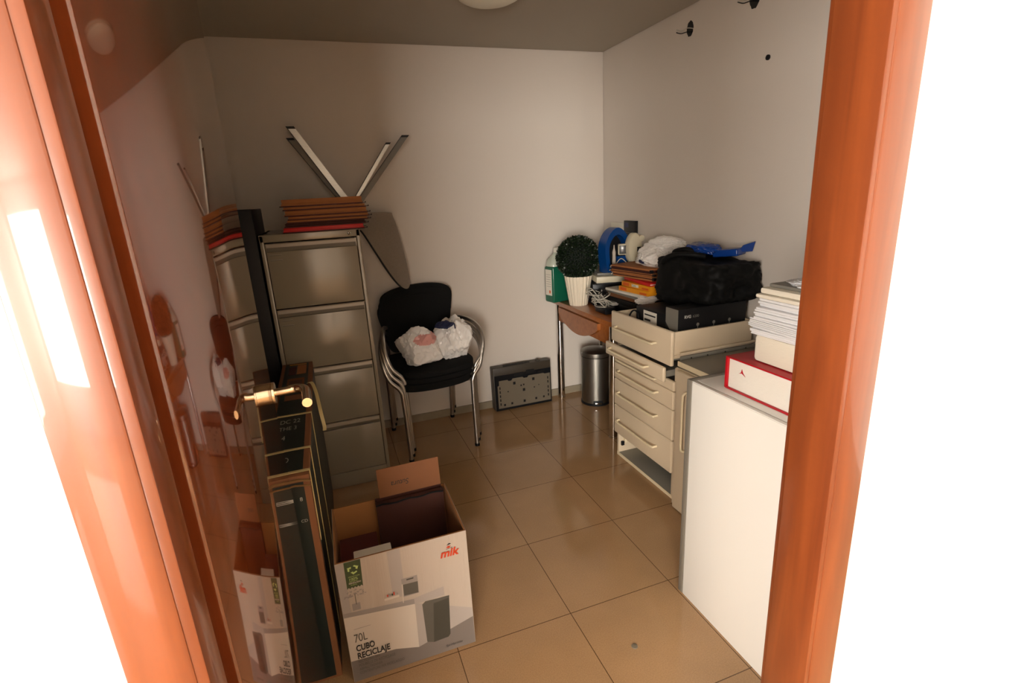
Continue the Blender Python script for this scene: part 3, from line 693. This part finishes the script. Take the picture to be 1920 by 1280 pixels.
tag(rbox(1.735, 2.625, .252, .345, .8745, .889, 'label', 4, .004).build('magazine'), 'pale magazine directly under the two orange boxes', 'magazine', 'magazines in the desk pile')
# loose curled bag corner
tag(crumple('crumpled_wrapper', (1.668, 2.45, .842), (.062, .050, .026), None, None, 2.2, amp=.5, K=20), 'crumpled clear wrapper hanging over the front end of the magazines', 'wrapper')
for i, (cx, cy, z0, ang, lb) in enumerate(((1.74, 2.54, .8895, 5, 'orange-yellow box lying on the magazines, lower of two'), (1.752, 2.53, .917, 3, 'orange-yellow box with a lettered white patch, upper of two'))):
    t = thing('orange_box', (cx, cy, z0), lb, 'box', 'orange boxes in the desk pile')
    w, l = .22, .27
    rbox(cx, cy, w, l, z0, z0+.0265, 'yellow', ang).build('carton', t)
    X = Matrix.Translation((cx, cy, 0)) @ Matrix.Rotation(math.radians(ang), 4, 'Z'); b = MB(); xx = -w/2-.0006
    b.box(xx, xx+.0004, .06, .12, z0+.004, z0+.022, 'orange', 0, X)
    if i: b.box(xx, xx+.0004, -.03, .035, z0+.006, z0+.021, 'label', 0, X)
    b.box(xx, xx+.0004, -.12, -.06, z0+.003, z0+.014, 'orange', 0, X); b.build('printed_panel', t)
    if i:
        p = X @ Vector((xx-.0004, .03, z0+.009)); q = (X.to_3x3() @ Vector((0, -1, 0)))
        text('Cavit', .017, p, q, (0, 0, 1), 'ink', t)
t = thing('red_folder', (1.765, 2.54, .944), 'red folder lying on the orange boxes in the desk pile', 'folder')
rbox(1.765, 2.535, .21, .30, .9440, .962, 'red', -4, .003).build('cover', t); rbox(1.765, 2.535, .206, .302, .951, .955, 'label', -4, .0005).build('sheets', t)
def desk_folder(cx, cy, z0, ang, th, label, m='kraft'):
    t = thing('brown_folder', (cx, cy, z0), label, 'folder', 'brown folders in the desk pile')
    w, l = .20, .335
    X = Matrix.Translation((cx, cy, 0)) @ Matrix.Rotation(math.radians(ang), 4, 'Z')
    b = MB(); b.box(-w/2, w/2, -l/2, l/2, z0, z0+th*.4, m, .002, X); b.box(-w/2, w/2, -l/2, l/2, z0+th*.6, z0+th, 'kraft', .002, X); b.box(-w/2+.005, w/2, -l/2, l/2, z0+th*.38, z0+th*.62, 'maroon', 0, X); b.build('cover', t)
    b = MB(); b.box(-w/2-.003, -w/2+.006, -l/2-.002, l/2+.002, z0+th*.45, z0+th*.58, 'maroon', 0, X); b.build('rail', t)
    for s in (-1, 1):
        b = MB(); b.box(-w/2-.002, -w/2+.014, s*(l/2+.008)-.010, s*(l/2+.008)+.010, z0+th*.2, z0+th*.85, 'black' if s < 0 else 'chrome', .002, X); b.build('end_clip', t)
desk_folder(1.765, 2.615, .9625, 9, .024, 'brown folder lying on the red one in the desk pile')
desk_folder(1.760, 2.625, .987, 12, .017, 'thin brown folder second from the top of the desk pile')
desk_folder(1.755, 2.620, 1.0045, 8, .026, 'reddish brown folder on top of the desk pile under the white bag', 'cardboard_dark')
# white bag on the pile
t = thing('carrier_bag', (1.77, 2.52, 1.031), 'crumpled white plastic bag with a blue print on top of the desk pile', 'plastic bag')
reparent(crumple('bag_body', (1.78, 2.52, 1.024), (.098, .135, .080), None, None, 12.4, amp=.26, sub=5, K=22, patch=('navy', lambda p: p.x < 1.73 and 2.52 < p.y < 2.56 and 1.05 < p.z < 1.075)), t)
reparent(crumple('bag_handles', (1.805, 2.46, 1.125), (.072, .135, .045), None, None, 17.4, amp=.4, sub=5, K=20), t)

# ------------------------------------------------------------------ drawer unit
UX, UY0, UY1 = 1.424, 1.84, 2.352
t = thing('drawer_unit', (1.65, 2.1, 0), 'cream six-drawer unit without a worktop, its top drawer full of boxes', 'drawer unit')
b = MB()
b.box(UX, 1.885, UY0, UY0+.016, 0, .675, 'cream_unit', .001); b.box(UX, 1.885, UY1-.016, UY1, 0, .675, 'cream_unit', .001)
b.box(1.872, 1.885, UY0, UY1, 0, .675, 'cream_unit'); b.box(UX, 1.872, UY0+.016, UY1-.016, .0, .018, 'grey_in', .0005)
b.build('carcass', t)
MB().box(UX-.0012, UX, UY0+.001, UY1-.001, .0, .019, 'cream_edge').build('edge_strip', t)
b = MB()
b.box(UX+.01, 1.86, UY0-.010, UY0, .706, .733, 'grey_in', .002); b.box(UX+.005, 1.86, UY0-.014, UY0-.004, .741, .752, 'cream_unit', .002)
b.box(UX+.01, 1.86, UY0-.004, UY0+.004, .675, .70, 'cream_unit', .001)
for xx in (1.49, 1.58, 1.68, 1.80): b.box(xx-.003, xx+.003, UY0-.0112, UY0-.0098, .716, .723, 'black')
b.build('drawer_slide', t)
b = MB(); b.box(UX+.03, 1.84, UY1-.034, UY1-.017, .075, .10, 'cream_edge', .003); b.box(UX+.012, UX+.03, UY1-.03, UY1-.017, .06, .085, 'black', .002); b.build('inner_runner', t)
fr = [(.690, .852, -.018), (.617, .687, -.048), (.566, .620, 0), (.474, .563, 0), (.318, .471, 0), (.146, .315, 0)]
for i, (z0, z1, dx) in enumerate(fr):
    x0 = UX-.020+dx; y0, y1 = UY0-.002, UY1+.004
    if i == 1: y0, y1 = UY0+.012, UY1+.014
    if i == 2: z1 = .614
    b = MB(); b.box(x0, x0+.019, y0, y1, z0, z1, 'cream_unit', .0065, seg=3); do = b.build('drawer', t)
    b = MB()
    if i == 0:
        xa, xb = x0+.019, x0+.46
        b.box(xa, xb, y0+.008, y0+.020, z0+.05, z1-.006, 'cream_unit', .001); b.box(xa, xb, y1-.020, y1-.008, z0+.05, z1-.006, 'cream_unit', .001)
        b.box(xb-.012, xb, y0+.02, y1-.02, z0+.05, z1-.006, 'cream_unit', .001); b.box(xa, xb, y0+.02, y1-.02, z0+.02, z0+.03, 'grey_in')
        b.box(xa, xb, y0+.004, y0+.012, z0+.034, z0+.05, 'cream_unit')
    else:
        b.box(x0+.019, 1.84, y0+.03, y1-.03, z0+.01, max(z0+.03, z1-.03), 'grey_in')
    b.build('drawer_box', do)
    zm = (z0+z1)/2+(.004 if i else .0); ya, yb = y1-.055, y0+.115
    b = MB(); xo = x0-.024
    b.tube(spline([(x0+.003, ya, zm+.004), (x0-.012, ya-.004, zm+.003), (xo, ya-.022, zm), (xo, (ya+yb)/2, zm), (xo, yb+.022, zm), (x0-.012, yb+.004, zm+.003), (x0+.003, yb, zm+.004)], 6), .0058, 'cream_edge', 12, flat=1.0)
    b.build('handle', do)
# boxes inside the top drawer
t = thing('sensor_box', (1.655, 1.95, .72), 'black box lettered in white, standing in the open top drawer', 'box')
b = MB(); b.box(1.452, 1.835, 1.882, 1.975, .7205, .935, 'black', .001); b.build('carton', t)
b = MB(); b.prism([(1.884, .80), (1.93, .82), (1.974, .865), (1.974, .934), (1.884, .934)], 'grey_card', 'x', 1.4512, 1.4522); b.build('grey_panel', t)
text('RVG', .019, (1.484, 1.8812, .892), (1, 0, 0), (0, 0, 1), 'silver', t, thick=.0006); text('6200', .017, (1.530, 1.8812, .892), (1, 0, 0), (0, 0, 1), 'grey_card', t)
b = MB()
for q in (1.56, 1.65, 1.74):
    b.lathe([(0, 0), (.008, 0), (.008, .0006), (0, .0006)], (0, 0, 0), 'grey_card', 16, Matrix.Translation((q, 1.8818, .856)) @ Matrix.Rotation(PI/2, 4, 'X')); b.box(q-.002, q+.002, 1.8812, 1.8818, .838, .85, 'grey_card')
b.build('icons', t)
t = thing('labelled_box', (1.6, 2.12, .72), 'black box with a white shipping label in the open top drawer', 'box')
b = MB(); b.box(1.456, 1.78, 1.985, 2.225, .7205, .895, 'black', .001); b.build('carton', t)
b = MB(); b.box(1.4550, 1.4562, 2.05, 2.16, .80, .885, 'label'); b.build('shipping_label', t)
b = MB(); b.box(1.4545, 1.4551, 2.06, 2.15, .862, .869, 'ink'); b.box(1.4545, 1.4551, 2.10, 2.15, .835, .845, 'ink'); b.box(1.4545, 1.4551, 2.06, 2.15, .815, .818, 'ink'); b.build('label_print', t)
tag(MB().tube(spline([(1.445, 2.29, .76), (1.448, 2.27, .84), (1.452, 2.235, .868), (1.45, 2.20, .85), (1.445, 2.19, .78)], 8), .0045, 'black', 10).build('cable_loop'), 'thick black cable looping up inside the open top drawer', 'cable')

# black bag
t = thing('holdall_bag', (1.74, 2.04, .94), 'big black leather holdall slumped on the boxes over the drawers', 'bag')
def bagmesh():
    bm = bmesh.new(); bmesh.ops.create_cube(bm, size=2)
    bmesh.ops.subdivide_edges(bm, edges=list(bm.edges), cuts=22, use_grid_fill=True)
    for v in bm.verts:
        p = Vector(v.co); L = (abs(p.x)**7+abs(p.y)**7+abs(p.z)**7)**(1/7); q = p/L
        n = noise.noise(p*1.5+Vector((4, 2, 1)))*.13+(1-abs(noise.noise(p*2.6)))*.12+(1-abs(noise.noise(p*6)))*.06-.13
        q = q*(1+n)
        x = 1.735+q.x*.150*(1-.05*q.z); y = 2.05+q.y*.215; z = 1.034+q.z*.098+.012*math.sin(q.y*3)*max(0, q.z)
        v.co = Vector((min(x, 1.886), y, max(z-(.035 if y > 1.99 and q.z < 0 else 0)*min(1, (y-1.99)/.06), .9395 if y < 1.99 else .8975)))
    return bm
MB().frombm(bagmesh(), 'bagblack').build('bag_body', t, sharp=180)
MB().tube(spline([(1.62, 2.20, 1.09), (1.585, 2.19, 1.11), (1.60, 2.13, 1.145), (1.65, 2.06, 1.15), (1.70, 2.02, 1.14)], 8), .013, 'bagblack', 12).build('bag_handle', t)
MB().tube(spline([(1.70, 2.22, 1.12), (1.66, 2.20, 1.15), (1.68, 2.14, 1.165), (1.72, 2.10, 1.15)], 8), .013, 'bagblack', 12).build('bag_handle', t)
b = MB(); XB = Matrix.Translation((1.632, 1.889, 1.02))
b.lathe([(0, 0), (.004, .0), (.004, .003), (0, .003)], (0, 0, 0), 'chrome', 12, XB @ Matrix.Translation((0, -.026, .03)) @ Matrix.Rotation(PI/2, 4, 'X'))
for a, c2 in (((0, .026), (-.014, -.016)), ((0, .026), (0, -.02)), ((0, .026), (.012, -.016)), ((0, .03), (.002, .055))):
    b.tube([(a[0], -.028, a[1]), (c2[0], -.028, c2[1])], [.0018, .0026], 'nickel', 8, X=XB)
b.build('metal_charm', t)
# blue packet
t = thing('blue_packet', (1.78, 2.05, 1.13), 'blue plastic packet lying on top of the black bag', 'packet')
reparent(crumple('packet_body', (1.755, 2.10, 1.140), (.070, .115, .034), None, None, 6.6, m='bluefilm', amp=.25, boxy=.3), t)
b = MB(); X = Matrix.Translation((1.80, 1.98, 1.150)) @ Matrix.Rotation(math.radians(22), 4, 'Z') @ Matrix.Rotation(math.radians(-6), 4, 'X')
b.box(-.045, .045, -.065, .06, -.012, .022, 'bluefilm', .008, X, 3); b.build('wrapped_block', t)
b = MB(); b.raw([(1.80, 1.925, 1.16), (1.876, 1.91, 1.16), (1.880, 1.90, 1.205), (1.83, 1.92, 1.19), (1.801, 1.928, 1.158), (1.878, 1.914, 1.158), (1.882, 1.904, 1.205), (1.831, 1.924, 1.19)], [[0, 1, 2, 3], [7, 6, 5, 4], [0, 4, 5, 1], [1, 5, 6, 2], [2, 6, 7, 3], [3, 7, 4, 0]], 'bluefilm'); b.build('film_flap', t)

# ------------------------------------------------------------------ lower cabinet beside the drawers
t = thing('low_cabinet', (1.64, 1.57, 0), 'cream low cabinet with a vertical bar handle, between drawers and white cabinet', 'cabinet')
b = MB(); b.box(1.405, 1.885, 1.36, 1.822, .0, .692, 'cream_unit', .001); b.build('body', t)
b = MB(); b.box(1.412, 1.885, 1.345, 1.822, .695, .720, 'grey_in', .001); b.build('top_board', t)
MB().box(1.4105, 1.4122, 1.345, 1.8215, .697, .720, 'cream_edge').build('top_edge', t)
b = MB(); b.box(1.382, 1.403, 1.345, 1.79, .004, .690, 'cream_unit', .005, seg=3); do = b.build('door', t)
b = MB(); b.tube(spline([(1.384, 1.715, .61), (1.366, 1.715, .605), (1.36, 1.715, .58), (1.36, 1.715, .46), (1.36, 1.715, .36), (1.366, 1.715, .335), (1.384, 1.715, .33)], 6), .0055, 'cream_edge', 12); b.build('handle', do)

# ------------------------------------------------------------------ white cabinet front right
AX, AY0, AY1, AZ = 1.081, .84, 1.318, .85
t = thing('white_cabinet', (1.3, 1.09, 0), 'waist-high white cabinet with a grey far edge, books piled on top', 'cabinet')
b = MB(); b.box(AX, 1.56, AY0, AY1, 0, AZ-.004, 'white_app', .002); b.build('body', t)
b = MB(); b.box(AX+.018, 1.56, AY0, AY1, AZ-.0035, AZ, 'white_app', .001); b.box(AX, AX+.0145, AY0, AY1, AZ-.0035, AZ, 'white_app', .001); b.box(AX+.0145, AX+.018, AY0, AY1, AZ-.004, AZ-.003, 'grey_app'); b.build('top_panel', t)
b = MB(); b.box(AX-.002, 1.562, AY1+.0005, AY1+.024, 0, AZ+.001, 'grey_app', .003); b.build('edge_panel', t)
# red book
t = thing('thick_book', (1.3, 1.06, AZ), 'thick red hardback lying at the bottom of the book pile', 'book')
bx0, bx1, by0, by1, z0, z1 = 1.132, 1.40, .90, 1.226, AZ+.0005, AZ+.106
b = MB(); b.box(bx0, bx1, by0, by1, z0, z0+.005, 'redbook', .001); b.box(bx0, bx1, by0, by1, z1-.005, z1, 'redbook', .001); b.box(bx0, bx1, by1-.006, by1+.004, z0, z1, 'redbook', .003); b.build('cover', t)
b = MB(); b.box(bx0+.007, bx1-.006, by0+.005, by1-.007, z0+.005, z1-.005, 'pages', .001); b.build('page_block', t)
b = MB(); b.prism([(1.178, z0+.060), (1.166, z0+.064), (1.150, z0+.057), (1.160, z0+.066), (1.166, z0+.078), (1.169, z0+.066)], 'redbook', 'x', bx0+.0062, bx0+.0069); b.build('stamp_mark', t)
zz = z1+.0006
def pile(name, x0, y1, th, m, label, cat, lx=.215, ly=.29, rot=0, bev=.004, parts=1, grp=None):
    global zz
    cx, cy = x0+lx/2, y1-ly/2
    X = Matrix.Translation((cx, cy, 0)) @ Matrix.Rotation(math.radians(rot), 4, 'Z') @ Matrix.Translation((-cx, -cy, 0)); b = MB(); rq = random.Random(int(zz*1e4)); z = zz
    n = max(1, parts)
    for k in range(n):
        o1, o2 = (rq.uniform(-.004, .004) if n > 1 else 0), (rq.uniform(-.004, .004) if n > 1 else 0); h_ = th/n
        b.box(x0+o1, x0+lx+o1, y1-ly+o2, y1+o2, z, z+h_*.985, m, min(bev, h_*.35), X); z += h_
    o = tag(b.build(name), label, cat, grp); zz += th+.0004; return o
pile('cream_book', 1.165, 1.155, .085, 'cream', 'thick cream page block lying on the red hardback', 'book', bev=.012)
pile('paper_stack', 1.155, 1.16, .018, 'paper', 'loose white sheets directly on the cream book', 'papers', parts=4, rot=2)
pile('paper_stack', 1.148, 1.165, .028, 'paper', 'ragged white papers sticking out to the left of the pile', 'papers', parts=6, rot=-3)
pile('paper_stack', 1.16, 1.155, .034, 'paper', 'white paper block in the middle of the pile on the white cabinet', 'papers', parts=5, rot=1)
pile('paper_stack', 1.166, 1.15, .026, 'paper', 'white paper block just below the cream booklets', 'papers', parts=3, rot=-1)
pile('cream_booklet', 1.160, 1.158, .012, 'cream', 'lower cream booklet near the top of the paper pile', 'booklet')
pile('cream_booklet', 1.168, 1.150, .018, 'cream', 'upper cream booklet near the top of the paper pile', 'booklet', bev=.006)
pile('dark_notebook', 1.19, 1.14, .010, 'grey_card', 'grey notebook under the crumpled sheet at the pile top', 'notebook')
tag(crumple('crumpled_sheet', (1.27, 1.03, zz-.006), (.085, .11, .013), None, None, 9.9, m='paper', amp=.5), 'crumpled white sheet on the very top of the paper pile', 'papers')

# ------------------------------------------------------------------ tall strapped cartons
x0, x1, y0, y1, z1 = -.270, -.134, 1.455, 2.625, .735
t = thing('flat_carton', ((x0+x1)/2, 2.04, 0), 'long narrow dark carton with kraft edges and straps, standing between door and cabinet', 'carton')
b = MB(); b.box(x0, x1, y0, y1, 0, z1, 'cardboard', .002); b.build('carton_body', t)
b = MB(); e = .0008
b.box(x0+.018, x1-.018, y0-e, y0, .01, z1-.02, 'carton_green'); b.box(x0+.016, x1-.017, y0+.02, y1-.012, z1, z1+e, 'carton_green'); b.box(x1, x1+e, y0+.02, y1-.02, .02, z1-.022, 'carton_green'); b.box(x0+.018, x1-.024, y1, y1+e, .01, z1-.02, 'carton_green')
b.build('printed_panel', t)
for yy in (1.475, 1.63, 1.93):
    b = MB(); b.box(x0-.003, x1+.003, yy, yy+.012, z1+.001, z1+.0028, 'strap'); b.build('strap', t)
    b = MB(); b.box(x1+.0012, x1+.003, yy, yy+.012, .01 if yy > 1.5 else .5, z1+.001, 'strap'); b.build('strap', t)
b = MB(); b.tube([(x0-.002, y0-.003, z1-.012), (x1-.03, y0-.006, z1-.010), (x1+.003, y0-.003, z1-.018)], .007, 'strap_old', 8, flat=.35); b.tube([(x0, y0-.003, z1-.030), (x1-.04, y0-.004, z1-.027), (x1+.002, y0-.002, z1-.034)], .006, 'strap_old', 8, flat=.3); b.build('folded_strap', t)
b = MB(); b.box(-.235, -.165, 2.10, 2.38, z1+e, z1+.0016, 'cardboard'); b.box(-.235, -.205, 2.44, 2.56, z1+e, z1+.0016, 'maroon'); b.box(-.200, -.160, 2.44, 2.58, z1+e, z1+.0016, 'kraft'); b.build('shipping_label', t)
b = MB()
for q in range(9): b.box(-.226+.006*q, -.223+.006*q, 2.28, 2.35, z1+.0016, z1+.002, 'ink')
b.box(-.232, -.170, 2.16, 2.24, z1+.0016, z1+.002, 'carton_green'); b.box(-.236, -.160, 2.59, 2.60, z1+.0016, z1+.002, 'yellow'); b.build('label_print', t)
for s_, sz, u, v in (('DC 22', .05, -.236, 1.86), ('THE 3', .045, -.236, 1.80), ('24', .05, -.236, 1.72), ('9 O', .05, -.232, 1.55)):
    text(s_, sz, (u, v, z1+.0015), (1, 0, 0), (0, 1, 0), 'silver', t, xs=.5)
text('8', .017, (-.169, 1.4538, .655), (1, 0, 0), (0, 0, 1), 'silver', t); text('CD', .013, (-.1755, 1.4538, .585), (1, 0, 0), (0, 0, 1), 'silver', t)
MB().tube(spline([(-.150, 2.28, z1+.004), (-.132, 2.26, z1+.008), (-.118, 2.20, z1-.02), (-.108, 2.12, z1-.08), (-.102, 2.10, z1-.13), (-.104, 2.10, z1-.15)], 6), .008, 'strap', 6, flat=.2).build('loose_strap', t)

t.rotation_euler = (0, math.radians(.5), 0); t.location = Vector(t.location)+Vector((-.006, 0, .0007))
# ------------------------------------------------------------------ mik box
BX0, BX1, BY0, BY1, BZ = -.105, .297, 1.412, 1.72, .447
t = thing('open_carton', ((BX0+BX1)/2, 1.57, 0), 'open white printed cardboard box for a recycling bin on the floor', 'box')
th = .005
b = MB(); b.box(BX0, BX1, BY0, BY0+th, 0, BZ, 'cardboard_in'); b.box(BX0, BX0+th, BY0+th, BY1, 0, BZ, 'cardboard_in'); b.box(BX1-th, BX1, BY0+th, BY1, 0, BZ, 'cardboard_in'); b.box(BX0, BX1, BY1-th, BY1, 0, BZ, 'cardboard_in'); b.box(BX0+th, BX1-th, BY0+th, BY1-th, 0, th, 'cardboard_in'); b.build('cardboard_walls', t)
b = MB(); b.box(BX0-.0006, BX1+.0006, BY0-.0008, BY0, .001, BZ, 'boxprint'); b.box(BX0-.0012, BX0-.0002, BY0, BY1, .001, BZ, 'boxprint'); b.box(BX1+.0002, BX1+.0012, BY0, BY1, .001, BZ, 'boxprint'); b.build('printed_skin', t)
def pic(name, polys, layer=1):
    b = MB()
    for k, (pts, m) in enumerate(polys):
        yy = BY0-.0008-.00025*(layer+k*.2); n = len(pts)
        vs = [(BX0+min(max(u, 0), .402), yy, min(max(v, .001), BZ)) for u, v in pts]
        ar = sum(pts[i][0]*pts[(i+1) % n][1]-pts[(i+1) % n][0]*pts[i][1] for i in range(n))
        b.raw(vs, [list(range(n)) if ar > 0 else list(range(n))[::-1]], m)
    return b.build(name, t)
def rect(u0, v0, u1, v1): return [(u0, v0), (u1, v0), (u1, v1), (u0, v1)]
pic('printed_picture', [
    ([(.0, 0), (.402, 0), (.402, .141), (.33, .163), (.218, .23), (.213, .056), (.139, .08), (0, .086)], 'picfloor'),
    ([(.213, .056), (.218, .23), (.402, .145), (.402, .11)], 'picshade'),
    (rect(.152, .27, .191, .445), 'picshade'), (rect(.0, .21, .024, .445), 'picshade'),
    ([(0, .268), (.216, .248), (.313, .240), (.313, .228), (.216, .226), (0, .252)], 'picgrey'),
    ([(0, .252), (.216, .228), (.213, .056), (.139, .078), (.0, .084)], 'picwhite'),
    ([(.216, .226), (.216, .25), (.313, .262), (.313, .228)], 'picshade'),
    (rect(.184, .266, .234, .334), 'picgrey'), ([(.187, .270), (.232, .268), (.234, .310), (.187, .312)], 'picdark2'), (rect(.2, .324, .222, .329), 'picdark'),
    ([(.1805, .245), (.183, .245), (.187, .314), (.184, .314)], 'picwhite'),
    ([(.241, .066), (.263, .056), (.278, .216), (.239, .217)], 'picdark2'), ([(.263, .056), (.312, .059), (.320, .068), (.328, .219), (.276, .217)], 'picdark'), ([(.239, .217), (.25, .226), (.291, .223), (.329, .222), (.328, .213), (.278, .209)], 'picdark2'),
    (rect(.030, .270, .054, .295), 'picgrey'), (rect(.042, .29, .044, .33), 'picdark2'),
    (rect(.126, .272, .172, .280), 'picwhite'), (rect(.136, .280, .165, .29), 'picshade')])
b = []
rq = random.Random(5)
for q in range(46):
    a = rq.uniform(0, PI); rr = rq.uniform(.008, .032); u, v = .043+rr*math.cos(a), .322+rr*.75*math.sin(a); s = rq.uniform(.0012, .003)
    b.append((rect(u-s, v-s*.7, u+s, v+s*.7), 'picgrey'))
for q in range(7): b.append((rect(.135+.005*q, .286, .139+.005*q, .294+.004*math.sin(q*2)), ['piclogo', 'picshade', 'picgrey', 'picgreen'][q % 4]))
pic('printed_plants', b, 5)
zig = [(.024+.0047*k*.985, .351 if k % 2 == 0 else .356) for k in range(11)]
pic('recycling_label', [([(.025, .446)]+zig+[(.0735, .446)], 'picgreen')], 6)
tri = []
for k in range(3):
    a = PI/2+k*2*PI/3; c, s = math.cos(a), math.sin(a); c2, s2 = math.cos(a-1.35), math.sin(a-1.35)
    P = lambda r_, an: (.049+r_*math.cos(an), .417+r_*.92*math.sin(an))
    tri.append(([P(.012, a-.1), P(.016, a-.3), P(.0185, a-1.1), P(.0125, a-1.2), P(.0105, a-.6)], 'piclime'))
    tri.append(([P(.007, a-1.15), P(.020, a-1.0), P(.0125, a-1.75)], 'piclime'))
pic('recycling_symbol', tri, 9)
def bt(s, size, u, v, m, xs=1, shear=0, thick=0): return text(s, size, (BX0+u, BY0-.0036, v), (1, 0, 0), (0, 0, 1), m, t, xs=xs, shear=shear, thick=thick)
bt('HECHO CON', .0055, .032, .392, 'piclime'); bt('100%', .0125, .032, .3805, 'piclime'); bt('MATERIAL', .0055, .033, .375, 'piclime'); bt('RECICLADO', .0065, .031, .3685, 'picwhite', thick=.0002); bt('PLASTIC', .005, .036, .362, 'piclime')
pic('printed_rule', [(rect(.023, .2005, .074, .2020), 'picgrey')], 6)
bt('70L', .044, .019, .153, 'picdark2', .62)
bt('CUBO', .032, .021, .118, 'ink', .64, thick=.0009); bt('RECICLAJE', .032, .021, .088, 'ink', .68, thick=.0009)
bt('RECYCLING BIN', .0148, .021, .072, 'picdark2', .62); bt('POUBELLE DE RECYCLAGE', .0148, .021, .057, 'picdark2', .65); bt('ABFALLTRENNER', .0148, .021, .042, 'picdark2', .63); bt('CONTENITORE PER RICICLAGGIO', .0148, .021, .027, 'picdark2', .62)
bt('mik', .040, .312, .371, 'piclogo', .98, .25, .0012)
pic('logo_figure', [([(.334, .402), (.340, .408), (.349, .406), (.344, .400)], 'piclogo'), ([(.336, .411), (.352, .414), (.345, .418)], 'ink'), ([(.333, .396), (.355, .4005), (.355, .4015), (.333, .397)], 'ink')], 6)
bt('Spi-Hermite', .013, .300, .021, 'ink', .9, .3)
# folded outer flap crease at the rear is the inner brown box; contents
t = thing('inner_carton', (.17, 1.66, .1), 'small brown carton with a raised handwritten flap inside the open box', 'box')
X = Matrix.Translation((.165, 1.675, 0)) @ Matrix.Rotation(math.radians(1), 4, 'Z')
b = MB(); b.box(-.122, .118, -.004, 0, .006, .450, 'cardboard_dark', 0, X); b.box(-.122, .118, .030, .034, .006, .456, 'cardboard_dark', 0, X)
b.box(-.122, -.118, -.0, .03, .006, .450, 'cardboard_dark', 0, X); b.box(.114, .118, -.0, .03, .006, .45, 'cardboard_dark', 0, X); b.box(-.118, .114, -.0, .03, .006, .012, 'cardboard_dark', 0, X); b.build('carton_walls', t)
XF = X @ Matrix.Translation((0, .032, .452)) @ Matrix.Rotation(math.radians(-4), 4, 'X')
b = MB(); b.box(-.105, .118, -.002, .002, 0, .112, 'cardboard', .0005, XF); b.build('raised_flap', t)
b = MB(); b.box(-.124, .119, -.012, .010, .450, .4545, 'cardboard_dark', .001, X); b.build('folded_flap', t)
b = MB(); b.tube([X @ Vector((-.124+.024*k, -.013+.0005*(k % 2), .453+.003*math.sin(k*1.7))) for k in range(11)], .0035, 'black', 6); b.build('torn_tape', t)
p = XF @ Vector((.005, -.0026, .056)); R3 = XF.to_3x3()
text('Sutura', .029, p, R3 @ Vector((-1, 0, 0)), R3 @ Vector((0, 0, -1)), 'ink', t, name='handwriting', xs=.85, shear=.2)
tag(MB().box(-.09, .03, 1.43, 1.60, .012, .40, 'maroon', .004).build('maroon_case'), 'dark maroon case inside the open box, at the left', 'case')
tag(MB().box(-.05, .066, 1.445, 1.50, .4, .413, 'label', .002, Matrix.Translation((0, 0, .0))).build('white_pad'), 'white pad lying on the maroon case in the open box', 'notepad')
t = thing('dark_bag', (.18, 1.50, .02), 'black bag stuffed in the right side of the open box', 'bag')
reparent(crumple('bag_body', (.165, 1.505, .012), (.12, .085, .185), None, None, 21, m='bagblack', amp=.25, boxy=.5), t)
